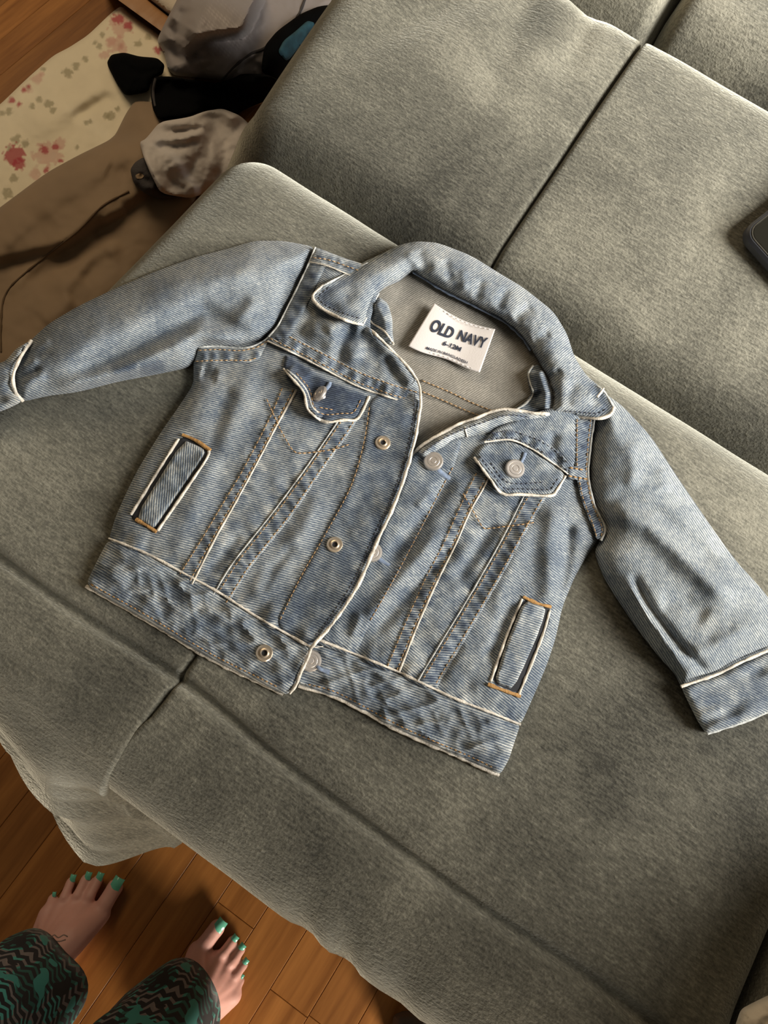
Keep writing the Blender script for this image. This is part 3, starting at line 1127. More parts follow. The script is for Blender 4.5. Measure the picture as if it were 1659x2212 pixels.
SR = [(1283, 900), (1307, 850), (1344, 876), (1405, 941), (1466, 1035), (1527, 1124), (1588, 1210), (1641, 1267), (1690, 1330), (1700, 1392), (1659, 1408), (1600, 1432), (1547, 1460), (1472, 1486), (1458, 1456),
      (1425, 1421), (1377, 1360), (1328, 1287), (1303, 1246), (1283, 1192), (1305, 1150), (1290, 1105), (1276, 1060), (1274, 1000)]
SRC = chaikin(SR, 1)
SFR = [([(1300, 1130), (1345, 1105), (1400, 1130), (1470, 1195), (1540, 1260), (1600, 1310)], .009, 26),
       ([(1290, 1080), (1340, 1080), (1410, 1105), (1500, 1180), (1560, 1240)], -.006, 20),
       ([(1360, 1230), (1400, 1310), (1460, 1385), (1520, 1445), (1545, 1455)], -.007, 10),
       ([(1345, 1240), (1400, 1330), (1460, 1420), (1490, 1460)], .005, 12),
       ([(1420, 1300), (1480, 1300), (1530, 1340)], -.004, 22), ([(1480, 1420), (1540, 1400), (1620, 1350)], .003, 16),
       ([(1360, 950), (1370, 1010), (1360, 1060)], .003, 16), ([(1430, 1010), (1440, 1060)], .003, 16)]


def h_sr(p):
    d, _ = seg_dist(p, SRC, True)
    h = .0025 + .021 * np.sqrt(np.clip(1 - (1 - np.clip(d / 85, 0, 1)) ** 2, 0, 1)) * (1 - .6 * np.exp(-d / 8))
    for line, a, w in SFR:
        h = h + a * ridge(p, line, w) * sm(d / 22)
    return np.maximum(h + .0008 * fbm(p[:, 0] / 30, p[:, 1] / 30, 111), .003)


panel('sleeve', SR, M['denim'], jk, lambda p, d: h_sr(p), bottom=ZS + .001, step=6, ang=-28, wash=wash_base(.56, .09, 113, 70))
CR = [(1470, 1482), (1547, 1456), (1600, 1430), (1659, 1404), (1705, 1386), (1730, 1440), (1748, 1500), (1700, 1522), (1659, 1540), (1600, 1564), (1527, 1587), (1508, 1560), (1488, 1520)]
h_cr = lambda p: .013 + .0022 * vnoise(p[:, 0] / 40 + p[:, 1] / 60, p[:, 1] / 22, 117)
panel('cuff', CR, M['denim'], jk, lambda p, d: h_cr(p) - .007 + rnd(d, 16, .007), bottom=ZS + .001, step=5, ang=5, wash=lambda p, d: wash_base(.48, .20, 119, 26)(p, d) + .12 * np.exp(-(d / 8) ** 2))
cord('seam_edge', [(1471, 1483), (1547, 1457), (1600, 1431), (1659, 1405), (1704, 1387)], .0014, M['edge'], jk, lambda p: h_cr(p), .0002)
cord('hem_edge', [(1528, 1585), (1600, 1562), (1659, 1538), (1746, 1499)], .0012, M['edge2'], jk, lambda p: np.full(len(p), .007), 0)

# armhole bands
AR_O = [(1284, 905), (1276, 962), (1271, 1027), (1283, 1088), (1307, 1140), (1298, 1168)]
AR_I = [(1240, 905), (1241, 960), (1242, 1010), (1255, 1075), (1275, 1128), (1288, 1163)]
h_ar = lambda p: body_h(p) * .6 + .0075
strip('armhole_band', AR_O, AR_I, h_ar, 60, 121, v=.40)
cord('seam_edge', AR_O, .0011, M['edge2'], jk, h_ar, .0008)
stitches('armhole_stitching', [inset(AR_O, AR_I, .18), inset(AR_O, AR_I, .85)], M['thread'], jk, h_ar, lift=.0013)
panel('side_tab', [(1226, 1005), (1268, 1012), (1270, 1040), (1224, 1034)], M['denim'], jk, lambda p, d: h_ar(p) + .0005 + rnd(d, 5, .0015), thick=.002, step=5, ang=0, wash=wash_base(.42, .1, 123, 20))
stitches('tab_stitching', [[(1228, 1028), (1268, 1035)], [(1230, 1010), (1266, 1016)]], M['tack'], jk, h_ar, lift=.0024, r=.0006)
AL_O = [(430, 750), (470, 748), (527, 752), (560, 742), (585, 726)]
AL_I = [(420, 784), (460, 782), (500, 781), (535, 783), (560, 775)]
h_al = lambda p: body_h(p) + .0035
strip('armhole_band', AL_O, AL_I, h_al, 20, 125, v=.55)
cord('seam_edge', AL_O, .0010, M['edge2'], jk, h_al, .0008)
stitches('armhole_stitching', [inset(AL_O, AL_I, .2), inset(AL_O, AL_I, .9)], M['thread'], jk, h_al, lift=.0013)
AL2_O = [(580, 728), (600, 704), (622, 662), (652, 602), (671, 560), (681, 534)]
AL2_I = [(618, 740), (634, 716), (655, 676), (683, 616), (704, 574), (716, 548)]
h_al2 = lambda p: body_h(p) + .0055
strip('armhole_band', AL2_O, AL2_I, h_al2, 40, 127, v=.42)
cord('seam_edge', AL2_O, .0009, M['edge2'], jk, h_al2, .0008)
SHL = [(668, 566), (700, 572), (745, 590), (775, 604)]
SHU = [(681, 536), (716, 548), (752, 560), (790, 572)]
strip('shoulder_band', SHL, SHU, lambda p: body_h(p) + .0065, 20, 129, v=.5)
cord('seam_edge', SHL, .0008, M['edge'], jk, lambda p: body_h(p) + .007, .0008)
stitches('shoulder_stitching', [[(676, 556), (712, 562), (752, 576), (780, 586)]], M['thread'], jk, lambda p: body_h(p) + .0075, lift=.0012)

# ------------------------------------------------------------------ collar: rolled fall with two points
CO = [(675, 639), (698, 616), (756, 585), (785, 566), (823, 549), (862, 529), (900, 521), (945, 524), (1018, 552), (1080, 591), (1129, 620), (1196, 673), (1225, 721), (1240, 769), (1264, 808), (1302, 842), (1327, 880),
      (1318, 897), (1292, 904), (1249, 899), (1215, 897), (1185, 896), (1196, 862), (1186, 828), (1166, 786), (1146, 752), (1119, 716), (1080, 687), (1032, 663), (965, 629), (922, 604), (893, 586),
      (880, 594), (862, 608), (833, 620), (817, 633), (804, 658), (790, 688), (783, 702), (756, 695), (717, 679), (686, 660)]
COC = chaikin(CO, 1)


def h_co(p):
    d, _ = seg_dist(p, COC, True)
    d = np.where(inside(p, COC), d, 0)
    tipL = np.clip(((810 - p[:, 0]) * .8 + (p[:, 1] - 600) * .5) / 90, 0, 1)
    tipR = np.clip((p[:, 0] - 1215) / 80, 0, 1) * np.clip((p[:, 1] - 780) / 60, 0, 1)
    flat = np.maximum(tipL, tipR)
    dome = .006 + .019 * np.sqrt(np.clip(1 - (1 - np.clip(d / 42, 0, 1)) ** 2, 0, 1))
    leaf = np.where(p[:, 0] < 950, h_yl(p) + .0030, .017) + .004 * (1 - np.exp(-d / 18))
    h = dome * (1 - flat) + leaf * flat
    h = h + .0035 * flat * np.exp(-(d / 7) ** 2)
    for ln, a, w in (([(900, 540), (925, 590)], -.004, 12), ([(960, 560), (975, 610)], -.003, 9), ([(1040, 600), (1030, 650)], -.0035, 9), ([(1095, 620), (1075, 670)], -.004, 9),
                     ([(1150, 660), (1110, 690)], -.004, 10), ([(1190, 720), (1150, 740)], -.003, 10), ([(1215, 800), (1180, 820)], -.004, 9), ([(1000, 580), (1005, 630)], .003, 8),
                     ([(880, 540), (905, 580)], .003, 9), ([(1240, 820), (1225, 880)], -.004, 11), ([(760, 610), (740, 660)], -.003, 14), ([(1275, 850), (1290, 880)], -.003, 9)):
        h = h + .6 * a * ridge(p, ln, w * 1.15)
    return h + .0008 * fbm(p[:, 0] / 20, p[:, 1] / 20, 131)


panel('collar', CO, M['denim'], jk, lambda p, d: h_co(p), bottom=ZS + .004, step=5, ang=75,
      wash=lambda p, d: wash_base(.54, .13, 133, 34)(p, d) - .22 * np.clip((800 - p[:, 0]) / 60, 0, 1) * np.exp(-((d - 16) / 9) ** 2) - .2 * np.clip((p[:, 0] - 1250) / 40, 0, 1) * np.exp(-((d - 14) / 8) ** 2))
cord('collar_edge', [(698, 616), (676, 640), (687, 660), (717, 679), (756, 695), (783, 701)], .0015, M['edge'], jk, lambda p: h_co(p) - .001, .0006)
cord('collar_edge', [(795, 568), (756, 587), (698, 617)], .0011, M['edge2'], jk, lambda p: h_co(p) - .001, .0006)
cord('collar_edge', [(785, 700), (792, 686), (805, 659), (818, 634)], .0010, M['edge2'], jk, lambda p: h_co(p), .0004)
cord('collar_edge', [(1185, 897), (1215, 898), (1249, 900), (1292, 904), (1318, 896), (1326, 880)], .0017, M['edge'], jk, lambda p: h_co(p) - .001, .0006)
cord('collar_edge', [(1326, 880), (1304, 845), (1290, 834)], .0011, M['edge2'], jk, lambda p: h_co(p) - .001, .0006)
cord('collar_seam', [(893, 588), (922, 607), (965, 632), (1032, 666), (1080, 690), (1119, 720), (1146, 757)], .0013, M['fray'], jk, lambda p: np.full(len(p), .0095), 0, wob=2.0)
cord('collar_tag_loop', [(1290, 858), (1300, 845), (1304, 838)], .0013, M['edge'], jk, lambda p: np.full(len(p), .027), 0)
stitches('collar_stitching', [[(712, 620), (690, 640), (698, 655), (722, 668), (758, 682), (780, 688)]], M['thread_dk'], jk, h_co, lift=.0006)
stitches('collar_stitching', [[(1220, 888), (1250, 890), (1288, 893), (1310, 884)]], M['thread_dk'], jk, h_co, lift=.0006)

# collar stand ends and turned-back neckline
STL = [(817, 640), (838, 655), (848, 690), (848, 720), (852, 745), (835, 740), (805, 715), (788, 705), (795, 685)]
h_stl = lambda p: .012 + .009 * ridge(p, [(812, 650), (832, 690), (838, 735)], 15, .05)
panel('collar_stand', STL, M['denim'], jk, lambda p, d: h_stl(p) - .003 + rnd(d, 7, .003), bottom=ZS + .005, step=4, ang=60, wash=lambda p, d: wash_base(.42, .2, 141, 16)(p, d) + .2 * np.exp(-(d / 5) ** 2))
cord('collar_edge', [(796, 688), (806, 700), (826, 712), (842, 730), (850, 744)], .0013, M['edge'], jk, h_stl, .0005)
STR = [(1162, 785), (1180, 812), (1196, 850), (1198, 890), (1165, 892), (1120, 890), (1105, 888), (1135, 868), (1148, 850), (1140, 825), (1138, 800)]
h_str = lambda p: .010 + .010 * ridge(p, [(1165, 800), (1180, 850), (1178, 885)], 13, .05) + .004 * ridge(p, [(1148, 800), (1158, 850)], 9, .1)
panel('collar_stand', STR, M['denim'], jk, lambda p, d: h_str(p) - .003 + rnd(d, 7, .003), bottom=ZS + .005, step=4, ang=50, wash=lambda p, d: wash_base(.42, .16, 143, 16)(p, d))
cord('collar_edge', [(1152, 790), (1142, 806), (1146, 830), (1152, 850), (1138, 870), (1110, 888)], .0010, M['edge2'], jk, h_str, .0003)
NF = [(889, 985), (915, 962), (950, 940), (990, 918), (1030, 903), (1065, 890), (1095, 884), (1160, 892), (1200, 893), (1180, 906), (1130, 912), (1095, 925), (1062, 940), (1036, 955), (1005, 962), (970, 966), (935, 980), (905, 1010)]
h_nf = lambda p: .013 + .008 * ridge(p, [(905, 985), (960, 945), (1030, 915), (1100, 897), (1190, 898)], 14, .03) + .002 * vnoise(p[:, 0] / 30, p[:, 1] / 18, 145)
panel('neck_facing', NF, M['denim'], jk, lambda p, d: h_nf(p) - .004 + rnd(d, 8, .004), bottom=ZS + .006, step=4, ang=5, wash=lambda p, d: wash_base(.50, .22, 147, 18)(p, d) + .1)
NFE = [(889, 984), (915, 961), (950, 939), (990, 917), (1030, 902), (1065, 889), (1095, 884), (1160, 893), (1195, 895)]
cord('front_edge', NFE, .0016, M['edge'], jk, h_nf, .0004, wob=1.0)
cord('front_edge', [(1004, 923), (1010, 945), (1016, 958)], .0012, M['edge'], jk, h_nf, .0005)
stitches('edge_stitching', [[(905, 985), (950, 952), (995, 930), (1040, 914), (1095, 897), (1150, 902)]], M['thread_dk'], jk, h_nf, lift=.0007)

# ------------------------------------------------------------------ pocket flaps
FPL = [(617, 764), (611, 796), (632, 818), (654, 845), (664, 883), (680, 900), (705, 912), (743, 907), (772, 905), (799, 854), (770, 840), (729, 828), (664, 794)]
h_fpl = lambda p: h_fl(p) + .0025 + .008 * ridge(p, [(618, 800), (645, 828), (662, 870), (690, 905)], 13, .05) - .002 * ridge(p, [(660, 810), (690, 870)], 18)
flapL = panel('pocket_flap', FPL, M['denim'], jk, lambda p, d: h_fpl(p) - .0015 + rnd(d, 6, .002), thick=.0025, step=4, ang=20, wash=lambda p, d: wash_base(.17, .15, 151, 20)(p, d) + .30 * np.exp(-(d / 7) ** 2) * (p[:, 1] > 800))
cord('flap_edge', [(612, 797), (632, 819), (655, 846), (665, 883), (681, 900), (706, 912), (743, 907), (772, 905), (798, 856)], .0013, M['edge'], flapL, h_fpl, .0004, wob=.8)
cord('flap_edge', [(620, 799), (640, 816), (662, 843), (674, 878), (688, 892)], .0009, M['edge2'], flapL, h_fpl, .0008)
stitches('flap_stitching', [[(640, 806), (668, 840), (678, 878), (700, 895), (740, 893), (764, 890), (782, 858)], [(690, 880), (724, 886)]], M['thread'], flapL, h_fpl, lift=.0009)
FPR = [(1046, 958), (1033, 972), (1022, 987), (1054, 1027), (1083, 1066), (1125, 1067), (1189, 1071), (1202, 1059), (1224, 1025), (1186, 996), (1144, 970), (1101, 953)]
h_fpr = lambda p: h_fr(p) + .0030 + .003 * ridge(p, [(1030, 990), (1080, 1060)], 10, .05) + .0012 * vnoise(p[:, 0] / 26, p[:, 1] / 26, 155)
flapR = panel('pocket_flap', FPR, M['denim'], jk, lambda p, d: h_fpr(p) - .0015 + rnd(d, 6, .002), thick=.0025, step=4, ang=-15, wash=lambda p, d: wash_base(.42, .22, 157, 18)(p, d) + .12 * np.exp(-(d / 6) ** 2))
cord('flap_edge', [(1024, 988), (1054, 1028), (1084, 1066), (1125, 1068), (1189, 1071), (1203, 1059), (1222, 1028)], .0013, M['edge'], flapR, h_fpr, .0004, wob=.8)
stitches('flap_stitching', [[(1036, 985), (1062, 1020), (1090, 1054), (1125, 1056), (1186, 1058), (1194, 1050), (1210, 1028)], [(1060, 1000), (1098, 1042), (1180, 1042)]], M['thread_dk'], flapR, h_fpr, lift=.0008)


# welt pockets
def welt(corners, slit, tacks, hf, ang, seed):
    slit_shade = panel('pocket_slit_shade', slit, M['dark'], jk, lambda p, d: hf(p) + .0002, thick=.0008, step=6, smooth=1)  # dark sheet laid on the cloth as painted shade of the pocket slit
    w = panel('pocket_welt', corners, M['denim'], jk, lambda p, d: hf(p) + .0004 + rnd(d, 6, .0022) + .0008 * vnoise(p[:, 0] / 26, p[:, 1] / 26, seed), thick=.002, step=4, ang=ang,
              wash=lambda p, d: wash_base(.50, .16, seed, 22)(p, d) + .14 * np.exp(-(d / 5) ** 2), smooth=1)
    for t in tacks:
        cord('bar_tack', t, .0016, M['tack'], w, hf, .0012, sides=8, flat=.6)
    return w


welt([(396, 950), (438, 968), (444, 980), (336, 1138), (330, 1140), (291, 1119)], [(384, 950), (400, 944), (452, 972), (449, 984), (342, 1144), (330, 1146), (284, 1122), (286, 1108)],
     [[(394, 939), (424, 952), (454, 973)], [(294, 1122), (315, 1134), (338, 1149)]], h_fl, -55, 161)
cord('seam_edge', [(386, 948), (340, 1020), (283, 1112)], .0013, M['edge'], jk, h_fl, .0008)
cord('seam_edge', [(451, 975), (447, 990), (400, 1060), (341, 1146)], .0013, M['edge'], jk, h_fl, .0010)
welt([(1132, 1296), (1180, 1312), (1170, 1352), (1110, 1490), (1068, 1475), (1090, 1400)], [(1128, 1292), (1190, 1310), (1186, 1350), (1124, 1500), (1060, 1474), (1092, 1380)],
     [[(1130, 1289), (1160, 1303), (1190, 1311)], [(1054, 1478), (1090, 1492), (1124, 1504)]], h_fr, 15, 163)
cord('seam_edge', [(1128, 1294), (1100, 1360), (1078, 1420), (1060, 1472)], .0012, M['edge'], jk, h_fr, .0008)
cord('seam_edge', [(1188, 1318), (1175, 1365), (1150, 1430), (1121, 1500)], .0012, M['edge'], jk, h_fr, .0010)

# ------------------------------------------------------------------ metal buttons and snap sockets
BTN = [(.0, .0036), (.0018, .0036), (.0021, .0033), (.0024, .0033), (.0027, .0036), (.0042, .0036), (.0045, .0033), (.0050, .0034), (.0064, .0033), (.0070, .0026), (.0072, .0016), (.0066, .0006), (.003, .0), (.003, -.003)]
BTN = list(reversed([(max(r, .0002), z) for r, z in BTN]))
SNP = [(.0054, -.001), (.0056, .0004), (.0050, .0011), (.0040, .0009), (.0032, .0010), (.0029, .0018), (.0023, .0020), (.0018, .0012), (.0017, -.0005), (.0002, -.0006)]


def at_surface(px, h, tilt=(0, 0)):
    return Matrix.Translation(P1(px[0], px[1], ZS + h)) @ Matrix.Rotation(tilt[0], 4, 'X') @ Matrix.Rotation(tilt[1], 4, 'Y')


def hq(f, px):
    return float(f(np.array([px], float))[0])


for px, hf, dz, tilt, par in (((936, 998), h_fr, .0016, (.1, -.05), jk), ((803, 1193), h_fr, .0012, (0.05, 0.1), jk), ((671, 1427), h_wl, -.0050, (.05, .1), jk),
                              ((1111, 1014), h_fpr, .0004, (.12, .05), flapR), ((693, 855), h_fpl, .0012, (.15, -.85), flapL)):
    lathe('metal_button', BTN, M['metal'], par, at_surface(px, hq(hf, px) + dz, tilt), 36)
for px, hf in (((827, 957), h_fl), ((723, 1177), h_fl), ((571, 1411), h_wl)):
    s = lathe('snap_socket', SNP, M['brass'], jk, at_surface(px, hq(hf, px) + .0017 - .0012 * (hf is h_wl), (0, 0)), 32)
    lathe('socket_shade_disc', [(.0018, -.0004), (.0018, .0004), (.0002, .0004)], M['dark'], s, at_surface(px, hq(hf, px) + .0017 - .0012 * (hf is h_wl)), 20)  # dark disc, painted shade in the middle of the socket
for pts, hf in (([(944, 1012), (958, 1024), (972, 1034)], h_fr), ([(812, 1204), (826, 1212), (842, 1222)], h_fr), ([(680, 1436), (695, 1446), (712, 1452)], h_wr),
                ([(1122, 1002), (1130, 990), (1134, 978)], h_fpr), ([(704, 842), (710, 832), (712, 826)], h_fpl)):
    cord('buttonhole', pts, .0019, M['fray'], jk, hf, .0012, flat=.5, wob=1.5)
cord('loose_thread', [(672, 1397), (684, 1398), (698, 1396)], .0005, M['edge'], jk, h_wl, .004)

# ------------------------------------------------------------------ woven neck label with its print
LT = [np.array(v, float) for v in ((938, 655), (1070, 711), (1037, 803), (882, 747))]


def lab(u, v):
    u, v = np.asarray(u, float), np.asarray(v, float)
    p = ((1 - u) * (1 - v))[:, None] * LT[0] + (u * (1 - v))[:, None] * LT[1] + (u * v)[:, None] * LT[2] + ((1 - u) * v)[:, None] * LT[3]
    sag = 9 * np.sin(np.pi * np.clip(u, 0, 1)) * np.clip(1.1 - v, 0, 1) * np.where(u < .5, 1, 1) + 2 * np.sin(u * 9) * v
    return p + np.stack([-.3 * sag, sag], 1)


def lab_h(u, v):
    return .0092 + .0016 * np.cos(np.asarray(u) * 5.5) + .001 * np.asarray(v)


nu, nv = 48, 30
U, Vv = np.meshgrid(np.linspace(0, 1, nu), np.linspace(0, 1, nv), indexing='ij')
px = lab(U.ravel(), Vv.ravel())
Tq = P(px, ZS + lab_h(U.ravel(), Vv.ravel()))
vb = np.concatenate([Tq, Tq - [0, 0, .0006]])
fc = []
n = nu * nv
for i in range(nu - 1):
    for j in range(nv - 1):
        a, b, c, d = i * nv + j, (i + 1) * nv + j, (i + 1) * nv + j + 1, i * nv + j + 1
        fc += [(a, b, c, d), (n + d, n + c, n + b, n + a)]
rim = [i * nv for i in range(nu)] + [(nu - 1) * nv + j for j in range(1, nv)] + [i * nv + nv - 1 for i in range(nu - 2, -1, -1)] + [j for j in range(nv - 2, 0, -1)]
for i in range(len(rim)):
    a, b = rim[i], rim[(i + 1) % len(rim)]
    fc.append((a, b, n + b, n + a))
me = mesh_from('neck_label', vb, fc)
fixn(me)
label = link('neck_label', me, M['label'], jk)
label['label'] = 'white woven neck label with navy print'


def label_text(txt, u0, u1, v0, v1, bold, arc=None):
    cu = bpy.data.curves.new('t', 'FONT')
    cu.body = txt
    cu.offset = bold
    cu.resolution_u = 4
    to = bpy.data.objects.new('t', cu)
    COL.objects.link(to)
    bpy.context.view_layer.update()
    tm = to.to_mesh()
    bm = bmesh.new()
    bm.from_mesh(tm)
    to.to_mesh_clear()
    bmesh.ops.triangulate(bm, faces=bm.faces)
    bmesh.ops.subdivide_edges(bm, edges=[e for e in bm.edges if e.calc_length() > .12], cuts=1)
    bmesh.ops.triangulate(bm, faces=bm.faces)
    co = np.array([v.co[:2] for v in bm.verts])
    lo, hi = co.min(0), co.max(0)
    q = (co - lo) / (hi - lo)
    u = u0 + q[:, 0] * (u1 - u0)
    v = v1 - q[:, 1] * (v1 - v0)
    if arc is not None:
        v = v + arc * (1 - (2 * q[:, 0] - 1) ** 2)
    W = P(lab(u, v), ZS + lab_h(u, v) + .0007)
    for vv, w in zip(bm.verts, W):
        vv.co = w
    mm = bpy.data.meshes.new('print')
    bm.to_mesh(mm)
    bm.free()
    bpy.data.objects.remove(to)
    return link('print', mm, M['ink'], label)


label_text('OLD', .12, .46, .24, .52, .034)
label_text('NAVY', .53, .95, .22, .47, .034)
label_text('6-12M', .39, .65, .60, .715, .030)
label_text('MADE IN BANGLADESH', .22, .80, .85, .915, .022)
stitches('label_stitching', [lab(np.linspace(.02, .98, 14), np.full(14, .03)), lab(np.linspace(.02, .98, 14), np.full(14, .965))], M['label'], label, lambda p: np.full(len(p), .0102), lift=0, r=.0003)

# ------------------------------------------------------------------ phone on the folded back
def on_back(x, y):
    """point of the photo put on the sloping back cushion."""
    z = 0.65
    for _ in range(12):
        w = P1(x, y, z)
        v = (w.y - .40) / .255
        z = 0.607 + 0.27 * (w.y - .40) + .012 * math.sin(math.pi * min(1, max(0, v))) * .85 + .0005
    return P1(x, y, z)


pa, pb, pc = on_back(1586, 514), on_back(1659, 446), on_back(1659, 612)
e1 = (pb - pa).normalized()
nrm = e1.cross((pc - pa).normalized()).normalized()
if nrm.z < 0:
    nrm = -nrm
e2 = nrm.cross(e1).normalized()
if e2.dot(pc - pa) < 0:
    e2 = -e2
bis = (e1 + (pc - pa).normalized()).normalized()
side = nrm.cross(bis).normalized()
if side.dot(e1) < 0:
    side = -side
e1, e2 = (bis + side).normalized(), (bis - side).normalized()
phone_m = Matrix.Translation(pa + nrm * .0012) @ Matrix((e1, e2, nrm)).transposed().to_4x4()
phone = empty('phone', pa, 'black phone in a slim case lying on the folded sofa back', 'phone')


def slab(name, x0, y0, x1, y1, z0, z1, r, bev, mat, parent):
    prof = []
    for (cx, cy, a0) in ((x1 - r, y1 - r, 0), (x0 + r, y1 - r, 90), (x0 + r, y0 + r, 180), (x1 - r, y0 + r, 270)):
        for k in range(7):
            a = math.radians(a0 + 15 * k)
            prof.append((cx, cy, math.cos(a), math.sin(a)))
    rings = [(z0, r - bev), (z0 + bev, r), (z1 - bev, r), (z1, r - bev)]
    vs_, fs_ = [], []
    for (z, rr) in rings:
        vs_ += [phone_m @ Vector((cx + c * rr, cy + s * rr, z)) for cx, cy, c, s in prof]
    n_ = len(prof)
    for i in range(3):
        for k in range(n_):
            k2 = (k + 1) % n_
            fs_.append((i * n_ + k, i * n_ + k2, (i + 1) * n_ + k2, (i + 1) * n_ + k))
    fs_.append(tuple(range(n_))[::-1])
    fs_.append(tuple(3 * n_ + k for k in range(n_)))
    me_ = mesh_from(name, vs_, fs_, True, 40)
    fixn(me_)
    return link(name, me_, mat, parent)


slab('case', 0, 0, .150, .074, 0, .010, .012, .002, M['phone_case'], phone)
slab('bezel', .0028, .0028, .1472, .0712, .0098, .0106, .010, .0003, M['phone_rim'], phone)
scr = slab('screen', .0040, .0040, .146, .070, .0100, .0109, .009, .0002, M['phone_glass'], phone)
slab('icon', .018, .030, .030, .042, .0108, .01105, .003, .0001, M['icon'], scr)

# ------------------------------------------------------------------ things beside the sofa
def blob(pts, c, r, seed, k=1.0, sc=9.0):
    d = np.hypot(pts[:, 0] - c[0], (pts[:, 1] - c[1]) * k)
    return np.clip((r + r * .55 * fbm(pts[:, 0] / sc, pts[:, 1] / sc, seed, 3) - d) / 3.0, 0, 1)


def floral(p, d):
    col = np.tile(np.array([.80, .69, .49]), (len(p), 1)) * (1 + .05 * fbm(p[:, 0] / 30, p[:, 1] / 30, 1))[:, None]

    def lay(m, c, a=1.0):
        nonlocal col
        m = (m * a)[:, None]
        col = col * (1 - m) + np.array(c) * m
    k = 0
    for c, r in (((145, 158), 12), ((165, 142), 9), ((185, 128), 8), ((105, 225), 10), ((85, 215), 8), ((115, 238), 8), ((70, 230), 8), ((35, 300), 11), ((55, 310), 9), ((20, 320), 7), ((240, 250), 10),
                 ((195, 262), 7), ((185, 265), 6), ((255, 235), 7), ((30, 385), 10), ((300, 95), 10), ((320, 80), 8), ((215, 100), 8), ((20, 240), 9), ((5, 245), 8), ((165, 318), 6), ((95, 150), 6), ((60, 190), 6),
                 ((220, 76), 7), ((205, 92), 6), ((230, 250), 8), ((15, 420), 12), ((280, 60), 9), ((260, 100), 6)):
        lay(blob(p, c, r, 200 + k, 1.0, 6), (.34, .29, .17), .75)
        k += 1
    for c, r in (((262, 55), 27), ((240, 90), 12), ((80, 170), 12), ((105, 330), 30), ((75, 375), 15), ((250, 95), 20), ((90, 160), 8), ((130, 310), 14), ((60, 195), 10), ((225, 120), 12), ((265, 105), 12)):
        lay(blob(p, c, r, 230 + k, 1.1, 8), (.60, .30, .24), .55)
        k += 1
    for c, r in (((30, 335), 22), ((40, 355), 14), ((255, 42), 13), ((275, 55), 11), ((342, 108), 10), ((25, 218), 9), ((42, 226), 6), ((95, 322), 10), ((120, 318), 8), ((62, 185), 5), ((52, 195), 6), ((100, 368), 8), ((130, 348), 7)):
        lay(blob(p, c, r, 260 + k, 1.0, 6), (.42, .045, .06), .85)
        k += 1
    for c, r in (((85, 345), 8), ((115, 335), 9), ((70, 330), 5), ((255, 60), 5), ((80, 360), 5)):
        lay(blob(p, c, r, 290 + k, 1.0, 5), (.66, .48, .36), .8)
        k += 1
    return col


def soft(h0, hp, w, folds=(), nz=.004, sc=40.0, seed=1, lip=8.0):
    def f(p, d):
        h = h0 * np.sqrt(np.clip(1 - (1 - np.clip(d / lip, 0, 1)) ** 2, 0, 1)) + hp * (1 - np.exp(-d / w))
        for ln, a, ww in folds:
            h = h + a * ridge(p, ln, ww)
        return h + nz * fbm(p[:, 0] / sc, p[:, 1] / sc, seed) * np.clip(d / 20, 0, 1)
    return f


# height map of the pile, so that each cloth lies over what was put down before it
GC = 3.0
GXS, GYS = np.arange(-150, 830, GC), np.arange(-80, 1000, GC)
GG = np.stack(np.meshgrid(GXS, GYS), -1).reshape(-1, 2)
HM = np.zeros((len(GYS), len(GXS)))
DISK = [(i, j) for i in range(-4, 5) for j in range(-4, 5) if i * i + j * j <= 17]


def shift(A, i, j):
    return np.roll(np.roll(A, i, 0), j, 1)


def lay_down(poly, fn):
    m = inside(GG, poly)
    z = np.zeros(len(GG))
    z[m] = fn(GG[m])
    np.maximum(HM, z.reshape(HM.shape), out=HM)


def sampler(A):
    def f(p):
        x = np.clip((p[:, 0] - GXS[0]) / GC, 0, len(GXS) - 1.001)
        y = np.clip((p[:, 1] - GYS[0]) / GC, 0, len(GYS) - 1.001)
        i, j = x.astype(int), y.astype(int)
        u, v = x - i, y - j
        return A[j, i] * (1 - u) * (1 - v) + A[j, i + 1] * u * (1 - v) + A[j + 1, i] * (1 - u) * v + A[j + 1, i + 1] * u * v
    return f


def heap(name, poly, mat, prof, label, cat, step=5.0, color=None, clear=.0015, thick=.006):
    """cloth thing that drapes over whatever is already in the pile."""
    pl = chaikin(poly, 2)
    D = np.max([shift(HM, i, j) for i, j in DISK], 0)
    S = sampler(np.mean([shift(D, i, j) for i, j in DISK], 0))

    def top(p, d):
        return S(p) + clear + thick + np.maximum(prof(p, d), 0)
    o = panel(name, poly, mat, None, top, z0=0.0, thick=thick, step=step, color=color)
    lay_down(pl, lambda q: top(q, seg_dist(q, pl, True)[0]))
    tag(o, label, cat)
    return o, lambda q: top(q, seg_dist(q, pl, True)[0])


